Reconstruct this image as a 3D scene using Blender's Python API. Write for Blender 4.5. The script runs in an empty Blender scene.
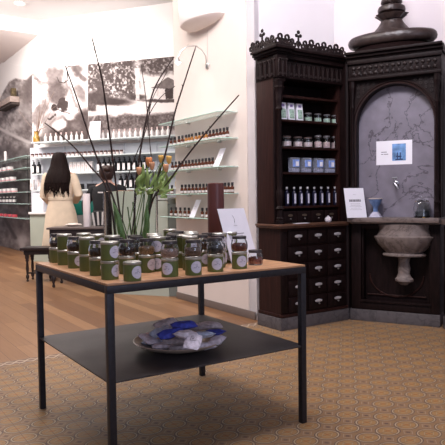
import bpy, bmesh, math, random
import numpy as np
from mathutils import Vector, Matrix
random.seed(7)
C = bpy.context.scene.collection
PI = math.pi
# ---------------------------------------------------------------- camera
F, PITCH, ROLL, H = 598.0, 0.04399, -0.01301, 1.15
def basis():
    fw = Vector((0, math.cos(PITCH), -math.sin(PITCH))); up = Vector((0, math.sin(PITCH), math.cos(PITCH))); rt = Vector((1, 0, 0))
    c, s = math.cos(ROLL), math.sin(ROLL)
    return c*rt+s*up, -s*rt+c*up, fw
RT, UP, FW = basis()
cam = bpy.data.objects.new('camera', bpy.data.cameras.new('camera')); C.objects.link(cam)
cam.data.sensor_width = 36; cam.data.lens = F/445*36; cam.data.clip_end = 60
M = Matrix((RT, UP, -FW)).transposed().to_4x4(); M.translation = Vector((0, 0, H)); cam.matrix_world = M
bpy.context.scene.camera = cam
def ray(u, v): return FW + (u-222.5)/F*RT - (v-222.5)/F*UP
def Z(u, v, z):                      # point of the horizontal plane z seen at a pixel
    d = ray(u, v); t = (z-H)/d.z; return Vector((0, 0, H)) + d*t
def D(u, v, y):                      # point at distance y
    d = ray(u, v); return Vector((0, 0, H)) + d*(y/d.y)
def PL(u, v, p, n):                  # point of a plane
    d = ray(u, v); t = (Vector(p)-Vector((0, 0, H))).dot(Vector(n))/d.dot(Vector(n)); return Vector((0, 0, H)) + d*t
# ---------------------------------------------------------------- world and lights
sc = bpy.context.scene
sc.view_settings.view_transform = 'Standard'; sc.view_settings.look = 'None'; sc.view_settings.gamma = 1
sc.view_settings.use_curve_mapping = False; sc.view_settings.exposure = 0.0
w = bpy.data.worlds.new('world'); sc.world = w; w.use_nodes = True
w.node_tree.nodes['Background'].inputs[0].default_value = (.86, .84, 1, 1); w.node_tree.nodes['Background'].inputs[1].default_value = .50
def area(name, loc, target, size, power, col, sy=None):
    l = bpy.data.lights.new(name, 'AREA'); l.energy = power; l.color = col; l.shape = 'RECTANGLE'; l.size = size; l.size_y = sy or size
    o = bpy.data.objects.new(name, l); C.objects.link(o); o.location = loc
    o.rotation_euler = (Vector(target)-Vector(loc)).to_track_quat('-Z', 'Y').to_euler(); return o
def spot(name, loc, target, power, col, ang, blend=.8, r=.05):
    l = bpy.data.lights.new(name, 'SPOT'); l.energy = power; l.color = col; l.spot_size = math.radians(ang); l.spot_blend = blend; l.shadow_soft_size = r
    o = bpy.data.objects.new(name, l); C.objects.link(o); o.location = loc
    o.rotation_euler = (Vector(target)-Vector(loc)).to_track_quat('-Z', 'Y').to_euler(); return o
area('back_room_ceiling_light', (-3.0, 8.2, 4.5), (-3.0, 9.0, 0), 3.2, 215, (1, .92, .87))
area('back_room_front_fill', (-1.7, 4.5, 4.5), (-2.3, 8.6, .9), 1.5, 165, (1, .92, .87))  # unseen fill added so camera-facing sides in the back are not dark
area('left_passage_fill', (-4.6, 9.2, 4.25), (-4.6, 12.6, 1.6), 1.4, 290, (1, .92, .88))  # no lamp there; added to brighten the left wall and rock print
area('ceiling_fill_above_murals', (-2.22, 11.05, 3.64), (-2.22, 11.10, 5), 2.6, 15, (1, .94, .90), .22).rotation_euler = (PI, 0, math.atan2(-.356, .934))  # unseen strip added to brighten the ceiling and wall above the boards
area('shelf_wall_fill', (-2.4, 3.6, 4.4), (.0, 6.1, 1.3), 1.0, 24, (1, .91, .85))  # unseen area light added to lift the shelf wall
area('front_overhead_fill', (-.6, 3.0, 4.4), (-.3, 3.2, 0), 1.6, 50, (1, .89, .80))  # overhead fill added for the front area, no fixture behind it
area('cabinet_wall_fill', (.2, 2.8, 4.45), (1.2, 5.7, 2.9), 1.2, 215, (.96, .91, 1))  # unseen source put in to brighten the walls behind cabinet and fountain
spot('ceiling_fill_left', (-3.6, 9.6, 2.6), (-5.2, 11.0, 4.5), 85, (1, .93, .90), 120, 1, .1)  # invisible spot added to lift the dark soffit
spot('ceiling_fill_back', (-2.6, 9.4, 2.5), (-3.0, 9.0, 4.6), 18, (1, .93, .90), 150, 1, .1)  # second invisible spot, added to brighten the main ceiling
area('street_window_daylight', (2.6, -1.8, 1.9), (.6, 4.0,   .8), 2.2, 50, (.68, .74, 1), 2.0)

# ---------------------------------------------------------------- materials
MATS = {}
def mat(name, col, rough=.5, metal=0, var=0, scale=20, bump=0, spec=.5, trans=0, emit=0, alpha=1, ior=1.45, stretch=(1, 1, 1)):
    if name in MATS: return MATS[name]
    m = bpy.data.materials.new(name); m.use_nodes = True; nt = m.node_tree; b = nt.nodes['Principled BSDF']
    b.inputs['Base Color'].default_value = (*col, 1); b.inputs['Roughness'].default_value = rough; b.inputs['Metallic'].default_value = metal
    b.inputs['Specular IOR Level'].default_value = spec; b.inputs['Transmission Weight'].default_value = trans; b.inputs['IOR'].default_value = ior
    b.inputs['Alpha'].default_value = alpha
    if emit: b.inputs['Emission Color'].default_value = (*col, 1); b.inputs['Emission Strength'].default_value = emit
    tc = nt.nodes.new('ShaderNodeTexCoord'); mp = nt.nodes.new('ShaderNodeMapping'); mp.inputs['Scale'].default_value = stretch
    nt.links.new(tc.outputs['Object'], mp.inputs[0])
    n = nt.nodes.new('ShaderNodeTexNoise'); n.inputs['Scale'].default_value = scale; n.inputs['Detail'].default_value = 6
    nt.links.new(mp.outputs[0], n.inputs['Vector'])
    if var:
        r = nt.nodes.new('ShaderNodeValToRGB'); r.color_ramp.elements[0].position = .3; r.color_ramp.elements[1].position = .7
        r.color_ramp.elements[0].color = (*[c*(1-var) for c in col], 1); r.color_ramp.elements[1].color = (*[min(1, c*(1+var)) for c in col], 1)
        nt.links.new(n.outputs['Fac'], r.inputs[0]); nt.links.new(r.outputs[0], b.inputs['Base Color'])
    if bump:
        bp = nt.nodes.new('ShaderNodeBump'); bp.inputs['Strength'].default_value = bump; bp.inputs['Distance'].default_value = .01
        nt.links.new(n.outputs['Fac'], bp.inputs['Height']); nt.links.new(bp.outputs[0], b.inputs['Normal'])
    MATS[name] = m; return m
def nodes(m): return m.node_tree, m.node_tree.nodes['Principled BSDF']
def mth(nt, op, a, b=None, c=None):
    n = nt.nodes.new('ShaderNodeMath'); n.operation = op
    for i, x in enumerate((a, b, c)):
        if x is None: continue
        if isinstance(x, (int, float)): n.inputs[i].default_value = x
        else: nt.links.new(x, n.inputs[i])
    return n.outputs[0]
def mixc(nt, f, a, b):
    n = nt.nodes.new('ShaderNodeMix'); n.data_type = 'RGBA'
    if isinstance(f, (int, float)): n.inputs[0].default_value = f
    else: nt.links.new(f, n.inputs[0])
    for k, x in ((6, a), (7, b)):
        if isinstance(x, tuple): n.inputs[k].default_value = (*x, 1)
        else: nt.links.new(x, n.inputs[k])
    return n.outputs[2]
TH = .58027
ca, sa = math.cos(TH), math.sin(TH)
AV = Vector((-sa, ca, 0)); BV = Vector((ca, sa, 0))

white_wall = mat('white_wall_paint', (.80, .765, .78), .8, var=.015, scale=3)
warm_white = mat('warm_white_paint', (.86, .83, .81), .8, var=.015, scale=3)
cream = mat('warm_light_wall_tint', (.69, .61, .565), .75, var=.02, scale=4)  # warm light on the white shelf wall, put into its colour
ceil_m = mat('ceiling_paint', (.50, .465, .46), .9, var=.01, scale=2)
skirt_m = mat('grey_skirting', (.16, .125, .11), .5, var=.05)
steel = mat('blackened_steel', (.022, .021, .027), .42, .35, var=.25, scale=40, bump=.05)
sheet = mat('dark_steel_sheet', (.052, .047, .052), .46, .25, var=.18, scale=9, bump=.04)
darkwood = mat('dark_carved_oak', (.009, .0042, .0042), .5, var=.45, scale=14, bump=.25, stretch=(3, 3, .5), spec=.15)
redwood = mat('red_brown_oak', (.022, .0075, .006), .5, var=.4, scale=12, bump=.2, stretch=(4, 4, .4), spec=.2)
topwood = mat('oiled_oak_worktop', (.10, .048, .030), .4, var=.3, scale=12, bump=.1)
brass = mat('tarnished_silver_pull', (.50, .48, .50), .42, .3, var=.2, scale=60)
glass = mat('clear_glass', (.98, 1, .99), .02, trans=1, ior=1.42, spec=.5)
pane = mat('pale_green_glass', (.66, .80, .75), .12, alpha=.5, spec=.8)
pane_edge = mat('glass_edge_green', (.42, .62, .54), .2)
chrome = mat('brushed_chrome', (.6, .6, .6), .3, 1)
paper = mat('white_card', (.80, .79, .86), .6, var=.01)
ink = mat('grey_print', (.22, .21, .24), .7)
tin_g = mat('olive_green_tin', (.125, .155, .045), .42, var=.12, scale=25, bump=.02)
tin_m = mat('silver_tin_lid', (.50, .50, .46), .32, .75)
label_m = mat('white_round_label', (.66, .64, .74), .6, var=.08, scale=90, stretch=(.6, .6, 3))
dark_lid = mat('dark_metal_lid', (.06, .05, .05), .3, .6)
amber = mat('amber_glass', (.10, .028, .012), .15, var=.2, spec=.6)
amber_l = mat('light_amber_glass', (.36, .15, .04), .15, spec=.6)
black = mat('black_plastic', (.012, .011, .013), .35)
whitepl = mat('white_plastic', (.80, .76, .75), .45)
pinkpl = mat('pink_print_box', (.70, .36, .38), .6)
redpl = mat('red_box', (.50, .06, .08), .5)
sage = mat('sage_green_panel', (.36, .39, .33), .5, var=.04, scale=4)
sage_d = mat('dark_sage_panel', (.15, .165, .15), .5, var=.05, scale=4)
teal = mat('teal_plastic', (.0, .13, .10), .5)
shelf_lit = mat('pale_grey_shelving', (.60, .615, .66), .6, var=.03, scale=6)

def floor_wood():
    m = bpy.data.materials.new('oak_plank_floor'); m.use_nodes = True; nt, b = nodes(m); L = nt.links.new
    tc = nt.nodes.new('ShaderNodeTexCoord'); mp = nt.nodes.new('ShaderNodeMapping'); mp.inputs['Rotation'].default_value = (0, 0, -(TH+PI/2)); L(tc.outputs['Object'], mp.inputs[0])
    br = nt.nodes.new('ShaderNodeTexBrick'); br.inputs['Scale'].default_value = 1; br.inputs['Brick Width'].default_value = 1.9; br.inputs['Row Height'].default_value = .13
    br.inputs['Mortar Size'].default_value = .0022; br.inputs['Color1'].default_value = (.37, .205, .098, 1); br.inputs['Color2'].default_value = (.18, .088, .040, 1); br.inputs['Mortar'].default_value = (.10, .05, .025, 1)
    L(mp.outputs[0], br.inputs[0])
    m2 = nt.nodes.new('ShaderNodeMapping'); m2.inputs['Scale'].default_value = (1.2, 22, 1); L(mp.outputs[0], m2.inputs[0])
    n = nt.nodes.new('ShaderNodeTexNoise'); n.inputs['Scale'].default_value = 2; n.inputs['Detail'].default_value = 8; L(m2.outputs[0], n.inputs[0])
    g = mixc(nt, mth(nt, 'MULTIPLY', n.outputs['Fac'], .65), br.outputs[0], (.15, .066, .030))
    L(g, b.inputs['Base Color']); b.inputs['Roughness'].default_value = .42; b.inputs['Specular IOR Level'].default_value = .4
    return m
def floor_tile():
    m = bpy.data.materials.new('encaustic_tile_floor'); m.use_nodes = True; nt, b = nodes(m); L = nt.links.new
    tc = nt.nodes.new('ShaderNodeTexCoord'); mp = nt.nodes.new('ShaderNodeMapping'); mp.vector_type = 'POINT'
    mp.inputs['Rotation'].default_value = (0, 0, -TH); mp.inputs['Scale'].default_value = (1/.135,)*3
    L(tc.outputs['Object'], mp.inputs[0]); s = nt.nodes.new('ShaderNodeSeparateXYZ'); L(mp.outputs[0], s.inputs[0])
    x, y = s.outputs[0], s.outputs[1]
    fx = mth(nt, 'ABSOLUTE', mth(nt, 'SUBTRACT', mth(nt, 'FRACT', x), .5)); fy = mth(nt, 'ABSOLUTE', mth(nt, 'SUBTRACT', mth(nt, 'FRACT', y), .5))
    # slightly oval ring centred in each cell, four-armed star on the corners
    r = mth(nt, 'SQRT', mth(nt, 'ADD', mth(nt, 'POWER', fx, 2), mth(nt, 'MULTIPLY', mth(nt, 'POWER', fy, 2), 1.5)))
    band = lambda v, c, w: mth(nt, 'LESS_THAN', mth(nt, 'ABSOLUTE', mth(nt, 'SUBTRACT', v, c)), w)
    dia = band(mth(nt, 'ADD', fx, mth(nt, 'MULTIPLY', fy, 1.3)), .25, .018); ring = band(r, .43, .022); dark = band(r, .385, .014); dark2 = band(r, .485, .016); inner = mth(nt, 'LESS_THAN', r, .10)
    gx = mth(nt, 'SUBTRACT', .5, fx); gy = mth(nt, 'SUBTRACT', .5, fy)
    st = mth(nt, 'ADD', gx, gy); star = band(st, .20, .016); core = mth(nt, 'LESS_THAN', st, .10)
    seam = mth(nt, 'LESS_THAN', mth(nt, 'MINIMUM', fx, fy), .012)
    inside = mth(nt, 'LESS_THAN', r, .41)
    no = nt.nodes.new('ShaderNodeTexNoise'); no.inputs['Scale'].default_value = 3.2; no.inputs['Detail'].default_value = 5; L(mp.outputs[0], no.inputs[0])
    base = mixc(nt, inside, (.235, .140, .074), (.33, .185, .070))
    base = mixc(nt, mth(nt, 'MULTIPLY', no.outputs['Fac'], .55), base, (.21, .122, .058))
    c = mixc(nt, star, base, (.30, .225, .165)); c = mixc(nt, core, c, (.13, .075, .055))
    c = mixc(nt, dark2, c, (.085, .058, .055)); c = mixc(nt, ring, c, (.36, .29, .195)); c = mixc(nt, dark, c, (.10, .065, .052))
    c = mixc(nt, dia, c, (.31, .235, .15)); c = mixc(nt, inner, c, (.36, .16, .045)); c = mixc(nt, mth(nt, 'MULTIPLY', seam, .7), c, (.11, .055, .035))
    L(c, b.inputs['Base Color']); b.inputs['Roughness'].default_value = .5; b.inputs['Specular IOR Level'].default_value = .3
    return m
def border_tile():
    m = bpy.data.materials.new('plaited_border_tile'); m.use_nodes = True; nt, b = nodes(m); L = nt.links.new
    tc = nt.nodes.new('ShaderNodeTexCoord'); s = nt.nodes.new('ShaderNodeSeparateXYZ'); L(tc.outputs['Object'], s.inputs[0])
    x = mth(nt, 'MULTIPLY', s.outputs[0], 2*PI/.15); y = mth(nt, 'MULTIPLY', mth(nt, 'SUBTRACT', s.outputs[1], .05), 1/.032)
    sn = mth(nt, 'SINE', x); band = lambda v, w: mth(nt, 'LESS_THAN', mth(nt, 'ABSOLUTE', v), w)
    p = mth(nt, 'MAXIMUM', band(mth(nt, 'SUBTRACT', y, sn), .30), band(mth(nt, 'ADD', y, sn), .30))
    edge = mth(nt, 'GREATER_THAN', mth(nt, 'ABSOLUTE', y), 1.38)
    c = mixc(nt, p, (.17, .095, .055), (.42, .33, .25)); c = mixc(nt, edge, c, (.115, .07, .05))
    L(c, b.inputs['Base Color']); b.inputs['Roughness'].default_value = .5
    return m
def marble(name, base, vein, scale=2.2, rough=.4, vw=.035, vs=.75, dist=1.0):
    m = bpy.data.materials.new(name); m.use_nodes = True; nt, b = nodes(m); L = nt.links.new
    tc = nt.nodes.new('ShaderNodeTexCoord'); n = nt.nodes.new('ShaderNodeTexNoise'); n.inputs['Scale'].default_value = scale; n.inputs['Detail'].default_value = 9; n.inputs['Roughness'].default_value = .6; n.inputs['Distortion'].default_value = dist
    L(tc.outputs['Object'], n.inputs[0])
    v = mth(nt, 'ABSOLUTE', mth(nt, 'SUBTRACT', n.outputs['Fac'], .5)); r = nt.nodes.new('ShaderNodeMapRange'); r.inputs[1].default_value = 0; r.inputs[2].default_value = vw; L(v, r.inputs[0])
    n2 = nt.nodes.new('ShaderNodeTexNoise'); n2.inputs['Scale'].default_value = scale*5; n2.inputs['Detail'].default_value = 8; L(tc.outputs['Object'], n2.inputs[0])
    c = mixc(nt, n2.outputs['Fac'], tuple(x*.65 for x in base), tuple(min(1, x*1.35) for x in base))
    f = mth(nt, 'MULTIPLY', mth(nt, 'SUBTRACT', 1, r.outputs[0]), vs)
    L(mixc(nt, f, c, vein), b.inputs['Base Color']); b.inputs['Roughness'].default_value = rough
    return m
slab_m = marble('grey_veined_marble', (.175, .16, .20), (.05, .042, .055), 1.9, .4, .011, .95, .5)
ledge_m = marble('worn_marble', (.15, .115, .105), (.05, .035, .03), 5)
plinth_m = marble('grey_stone_plinth', (.085, .075, .08), (.04, .035, .04), 6, .6)
basin_m = marble('carved_basin_marble', (.17, .135, .125), (.07, .05, .045), 6, .5)
def table_wood():
    m = mat('pale_oak_tabletop', (.50, .275, .145), .38, var=.32, scale=5, stretch=(1.5, 14, 1), bump=.02)
    return m
# ---------------------------------------------------------------- mesh helpers
class MB:
    def __init__(s): s.v = []; s.f = []; s.mi = []; s.cur = 0
    def add(s, vs, fs):
        o = len(s.v); s.v += [tuple(v) for v in vs]; s.f += [tuple(i+o for i in f) for f in fs]; s.mi += [s.cur]*len(fs); return s
    def box(s, x0, x1, y0, y1, z0, z1, bv=0, M=None):
        if bv <= 0:
            vs = [Vector((x, y, z)) for z in (z0, z1) for x, y in ((x0, y0), (x1, y0), (x1, y1), (x0, y1))]
            fs = [(3, 2, 1, 0), (4, 5, 6, 7), (0, 1, 5, 4), (1, 2, 6, 5), (2, 3, 7, 6), (3, 0, 4, 7)]
        else:
            bm = bmesh.new(); bmesh.ops.create_cube(bm, size=1)
            for v in bm.verts: v.co = Vector(((x0+x1)/2+v.co.x*(x1-x0), (y0+y1)/2+v.co.y*(y1-y0), (z0+z1)/2+v.co.z*(z1-z0)))
            bmesh.ops.bevel(bm, geom=bm.edges[:], offset=bv, segments=2, affect='EDGES', profile=.6)
            vs = [v.co.copy() for v in bm.verts]; fs = [[v.index for v in f.verts] for f in bm.faces]; bm.free()
        if M: vs = [M @ Vector(v) for v in vs]
        return s.add(vs, fs)
    def lathe(s, prof, n=20, c=(0, 0, 0), sx=1, sy=1, a0=0, a1=2*PI, cap=True, M=None, wob=None):
        full = abs(a1-a0-2*PI) < 1e-6; k = n if full else n+1
        vs = []; fs = []
        for r, z in prof:
            for i in range(k):
                a = a0+(a1-a0)*i/n; rr = r*(wob(a, z) if wob else 1)
                vs.append(Vector((c[0]+rr*sx*math.cos(a), c[1]+rr*sy*math.sin(a), c[2]+z)))
        for j in range(len(prof)-1):
            for i in range(n if full else n):
                i2 = (i+1) % k if full else i+1
                fs.append((j*k+i, j*k+i2, (j+1)*k+i2, (j+1)*k+i))
        if cap:
            if prof[0][0] > 1e-6: fs.append(tuple(reversed(range(k))))
            if prof[-1][0] > 1e-6: fs.append(tuple((len(prof)-1)*k+i for i in range(k)))
        if M: vs = [M @ v for v in vs]
        return s.add(vs, fs)
    def tube(s, pts, r, n=8, cap=True):
        pts = [Vector(p) for p in pts]; R = r if isinstance(r, (list, tuple)) else [r]*len(pts)
        vs = []; up = None
        for i, p in enumerate(pts):
            t = (pts[min(i+1, len(pts)-1)]-pts[max(i-1, 0)]).normalized()
            if up is None: up = t.orthogonal().normalized()
            up = (up - t*up.dot(t)).normalized(); q = t.cross(up)
            for k in range(n):
                a = 2*PI*k/n; vs.append(p+(up*math.cos(a)+q*math.sin(a))*R[i])
        fs = [(j*n+i, j*n+(i+1) % n, (j+1)*n+(i+1) % n, (j+1)*n+i) for j in range(len(pts)-1) for i in range(n)]
        if cap: fs += [tuple(reversed(range(n))), tuple((len(pts)-1)*n+i for i in range(n))]
        return s.add(vs, fs)
    def prism(s, poly, y0, y1, M=None):     # polygon in x,z pushed along y
        n = len(poly); vs = [Vector((x, y0, z)) for x, z in poly]+[Vector((x, y1, z)) for x, z in poly]
        fs = [tuple(range(n)), tuple(reversed(range(n, 2*n)))]+[(i, i+n, (i+1) % n+n, (i+1) % n) for i in range(n)]
        if M: vs = [M @ v for v in vs]
        return s.add(vs, fs)
    def slab(s, poly, z0, z1):              # polygon in x,y pushed along z
        n = len(poly); vs = [(x, y, z0) for x, y in poly]+[(x, y, z1) for x, y in poly]
        return s.add(vs, [tuple(reversed(range(n))), tuple(range(n, 2*n))]+[(i, (i+1) % n, (i+1) % n+n, i+n) for i in range(n)])
    def ball(s, c, rx, ry=None, rz=None, n=14, m=9, M=None):
        ry = ry or rx; rz = rz or rx
        prof = [(math.cos(-PI/2+PI*i/m), math.sin(-PI/2+PI*i/m)) for i in range(m+1)]; prof[0] = (1e-4, -1); prof[-1] = (1e-4, 1)
        vs = []; 
        for r, z in prof:
            for i in range(n): a = 2*PI*i/n; vs.append(Vector((c[0]+rx*r*math.cos(a), c[1]+ry*r*math.sin(a), c[2]+rz*z)))
        if M: vs = [M @ v for v in vs]
        return s.add(vs, [(j*n+i, j*n+(i+1) % n, (j+1)*n+(i+1) % n, (j+1)*n+i) for j in range(m) for i in range(n)])
    def mesh(s, name, mats, smooth=True):
        me = bpy.data.meshes.new(name); me.from_pydata(s.v, [], s.f)
        for m in (mats if isinstance(mats, (list, tuple)) else [mats]): me.materials.append(m)
        me.polygons.foreach_set('material_index', s.mi)
        me.update()
        bm = bmesh.new(); bm.from_mesh(me); bmesh.ops.recalc_face_normals(bm, faces=bm.faces); bm.to_mesh(me); bm.free()
        if smooth:
            me.polygons.foreach_set('use_smooth', [True]*len(me.polygons)); me.set_sharp_from_angle(angle=math.radians(38))
        return me
    def build(s, name, mats, parent=None, loc=None, rz=0, smooth=True):
        o = bpy.data.objects.new(name, s.mesh(name, mats, smooth)); C.objects.link(o)
        if parent: o.parent = parent
        if loc is not None: o.location = loc
        if rz: o.rotation_euler = (0, 0, rz)
        return o
def tag(o, label, cat=None, group=None, kind=None):
    o['label'] = label
    if cat: o['category'] = cat
    if group: o['group'] = group
    if kind: o['kind'] = kind
    return o
def thing(name, label, cat, loc=(0, 0, 0), rz=0, group=None):
    o = bpy.data.objects.new(name, None); C.objects.link(o); o.location = loc; o.rotation_euler = (0, 0, rz); o.empty_display_size = .1
    return tag(o, label, cat, group)
def struct(o, label=None):
    o['kind'] = 'structure'
    if label: o['label'] = label
    return o
KIDS = {}
def kids(o): return [c for c in C.objects if c.parent == o]
def dup(o, loc, rz, label, group=None):
    if o.name not in KIDS: KIDS[o.name] = [(k, kids(k)) for k in kids(o)]
    r = o.copy(); C.objects.link(r); r.location = loc; r.rotation_euler = (0, 0, rz); r['label'] = label
    if group: r['group'] = group
    for ch, gs in KIDS[o.name]:
        c = ch.copy(); C.objects.link(c); c.parent = r
        for g in gs: d = g.copy(); C.objects.link(d); d.parent = c
    return r
USED = set()
def put(proto, loc, rz, label, group=None):
    if proto.name not in USED:
        USED.add(proto.name); proto.location = loc; proto.rotation_euler = (0, 0, rz); proto['label'] = label
        if group: proto['group'] = group
        return proto
    return dup(proto, loc, rz, label, group)
ORD = ['first', 'second', 'third', 'fourth', 'fifth', 'sixth', 'seventh', 'eighth', 'ninth', 'tenth', 'eleventh', 'twelfth', 'thirteenth', 'fourteenth', 'fifteenth', 'sixteenth', 'seventeenth', 'eighteenth', 'nineteenth', 'twentieth', 'twenty-first', 'twenty-second', 'twenty-third', 'twenty-fourth', 'twenty-fifth', 'twenty-sixth', 'twenty-seventh', 'twenty-eighth']
def wallbox(name, p, q, z0, z1, thick, m, side=1, parent=None):   # wall whose visible face runs p->q, body behind it
    p = Vector((p[0], p[1], 0)); q = Vector((q[0], q[1], 0)); t = (q-p); L = t.length; rz = math.atan2(t.y, t.x)
    b = MB().box(0, L, 0 if side > 0 else -thick, thick if side > 0 else 0, 0, z1-z0)
    return b.build(name, m, parent, (p.x, p.y, z0), rz, smooth=False)

# ---------------------------------------------------------------- setting
CZ = 4.58
TB0 = Z(0, 372, 0); TB0 = TB0 + BV*((Z(67, 358, 0)-TB0).dot(BV)*0); lineA = AV.dot((Z(67, 358, 0)+Z(258, 323.5, 0))/2)
OB = AV*lineA                                      # origin of the wood / tile boundary, runs along BV
def loc2(b, a): return OB + BV*b + AV*a
def quad(name, pts, z0, z1, m):
    return MB().slab([(p.x, p.y) for p in pts], z0, z1).build(name, m, smooth=False)
struct(quad('floor', [loc2(-14, .10), loc2(6, .10), loc2(6, 16), loc2(-14, 16)], -.1, 0, floor_wood()), 'brown oak plank floor of the back room')
struct(quad('floor', [loc2(-14, -9), loc2(8, -9), loc2(8, 0), loc2(-14, 0)], -.1, 0, floor_tile()), 'ochre patterned cement tile floor')
bo = MB().box(-14, 6, 0, .10, -.1, 0).build('floor', border_tile(), None, (OB.x, OB.y, 0), TH, False); struct(bo, 'plaited tile border between planks and tiles')

WA1 = Vector((.31, 5.50, 0)); WA0 = WA1 + AV*1.50
struct(wallbox('wall_right', WA0, WA1, 0, CZ, .05, white_wall), 'white end of the shelf wall beside the dark cabinet')
sw = MB().box(0, 1.385, -.012, -.001, 0, CZ).build('trim_1', cream, None, (WA0.x, WA0.y, 0), math.atan2(-AV.y, -AV.x), False); struct(sw, 'shelf wall face, tinted cream for warm light')
rzA = math.atan2(-AV.y, -AV.x)
struct(MB().box(0, 1.50, -.026, -.0125, 0, .075, .003).build('baseboard_right', skirt_m, None, (WA0.x, WA0.y, 0), rzA), 'grey skirting of the shelf wall')
CB = Vector((.5, 5.012, 0)); I0 = CB + BV*.784; FD = Vector((.693, -.374, 0)).normalized(); FN = Vector((-FD.y, FD.x, 0)); I1 = I0 + FD*.787
RZF = math.atan2(FD.y, FD.x)
# wall behind cabinet and fountain
wb0 = WA1
q0 = I0 + FN*.52
# intersection of wb0+BV*t with q0+FD*s
den = BV.x*FD.y-BV.y*FD.x; dq = q0-wb0; t = (dq.x*FD.y-dq.y*FD.x)/den; WX = wb0+BV*t
struct(wallbox('wall_back', wb0+BV*.0, WX, 0, CZ, .2, white_wall), 'white wall behind the dark drawer cabinet')
struct(wallbox('wall_back', WX, WX+FD*3.0, 0, CZ, .2, mat('pale_mauve_paint', (.66, .60, .615), .8, var=.02, scale=3)), 'pale wall behind the marble wall fountain')
# far room
WC = Vector((-3.511, 11.727, 0)); CD = Vector((.934, -.356, 0)).normalized(); CN = Vector((CD.y, -CD.x, 0))   # CN faces the camera
struct(wallbox('wall_far', WC, WC+CD*6.0, 0, CZ, .2, warm_white), 'white wall behind the printed mural boards')
struct(wallbox('wall_left', WC+AV*7, WC+AV*.002, 0, CZ, .2, warm_white), 'white wall on the left carrying the rock mural')
ce = MB().slab([(-16, -3), (6, -3), (6, 20), (-16, 20)], CZ, CZ+.1).build('ceiling', ceil_m, smooth=False); struct(ce, 'pale ceiling')
sf = MB().slab([(p.x, p.y) for p in (WC, WC-BV*6, WC-BV*6+AV*7, WC+AV*7)], 4.32, CZ-.002)
sf = sf.build('ceiling', [mat('soffit_paint', (.78, .70, .68), .9)], smooth=False); struct(sf, 'lowered ceiling over the left passage')
struct(MB().box(0, 6, -.012, -.001, 0, CZ-4.32).build('trim_2', warm_white, None, (WC.x-BV.x*6, WC.y-BV.y*6, 4.32), TH, False), 'white fascia of the lowered ceiling')

# ---------------------------------------------------------------- mural prints (printed pictures, colour stored per vertex)
rng = np.random.RandomState(3)
def vnoise(x, y, s, seed=0):
    g = np.random.RandomState(seed).rand(256, 256); X = x/s; Y = y/s; i = np.floor(X).astype(int); j = np.floor(Y).astype(int); fx = X-i; fy = Y-j
    fx = fx*fx*(3-2*fx); fy = fy*fy*(3-2*fy); G = lambda a, b: g[a % 256, b % 256]
    return (G(i, j)*(1-fx)+G(i+1, j)*fx)*(1-fy)+(G(i, j+1)*(1-fx)+G(i+1, j+1)*fx)*fy
def fbm(x, y, s, seed=0): return sum(vnoise(x, y, s/2**k, seed+k)*.5**k for k in range(4))/1.875
def blob(x, y, cx, cy, rx, ry, ang=0, soft=.25):
    a = math.radians(ang); dx = x-cx; dy = y-cy; u = (dx*math.cos(a)+dy*math.sin(a))/rx; v = (-dx*math.sin(a)+dy*math.cos(a))/ry
    return np.clip((1+soft-np.sqrt(u*u+v*v))/(2*soft), 0, 1)
def line(x, y, x0, y0, x1, y1, w):
    L = math.hypot(x1-x0, y1-y0); t = np.clip(((x-x0)*(x1-x0)+(y-y0)*(y1-y0))/L**2, 0, 1); d = np.hypot(x-x0-t*(x1-x0), y-y0-t*(y1-y0)); return np.clip(1.5-d/w, 0, 1)
def mixv(g, m, val): return g*(1-m)+val*m
def pic_blossom(x, y):
    g = np.full_like(x, 1.0)
    g = mixv(g, blob(x, y, 55, 76, 8, 10, 20)*.75, .55); g = mixv(g, blob(x, y, 58, 92, 10, 12, 0), .52+.2*(fbm(x, y, 6, 4)-.5))
    g = mixv(g, line(x, y, 33, 72, 40, 84, 1.6)*.7, .6); g = mixv(g, line(x, y, 36, 80, 54, 84, 1.5)*.7, .6); g = mixv(g, line(x, y, 70, 66, 84, 78, 2.2)*.7, .5)
    g = mixv(g, blob(x, y, 78, 70, 6, 6, 0, .4)*.8, .5); g = mixv(g, blob(x, y, 80, 92, 4, 10, -20, .4)*.7, .55); g = mixv(g, line(x, y, 66, 80, 78, 108, 1.5)*.6, .55)
    g = mixv(g, blob(x, y, 70, 132, 26, 16, -15), .42+.3*(fbm(x, y, 7, 9)-.5)); g = mixv(g, blob(x, y, 84, 128, 10, 20, 0), .45)
    g = mixv(g, blob(x, y, 40, 112, 6, 14, 20)*.7, .55); g = mixv(g, blob(x, y, 52, 120, 9, 9, 0)*.7, .70)
    g = mixv(g, blob(x, y, 45, 104, 5, 7, 30)*.6, .72); g = mixv(g, blob(x, y, 60, 124, 7, 5, -10), .93); g = mixv(g, blob(x, y, 70, 116, 5, 4, 20), .86); g = mixv(g, blob(x, y, 77, 126, 4, 4, 0, .5)*.6, .7)
    g = mixv(g, blob(x, y, 54, 108, 4, 4, 20, .15), .18); g = mixv(g, blob(x, y, 62, 103, 5, 3, -40, .15), .25); g = mixv(g, blob(x, y, 66, 106, 3, 4, 30, .15), .3)
    g = mixv(g, line(x, y, 56, 115, 50, 117, .8), .25); g = mixv(g, line(x, y, 58, 108, 70, 112, .7), .3)
    return g + .06*(fbm(x, y, 2, 33)-.5)
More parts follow.
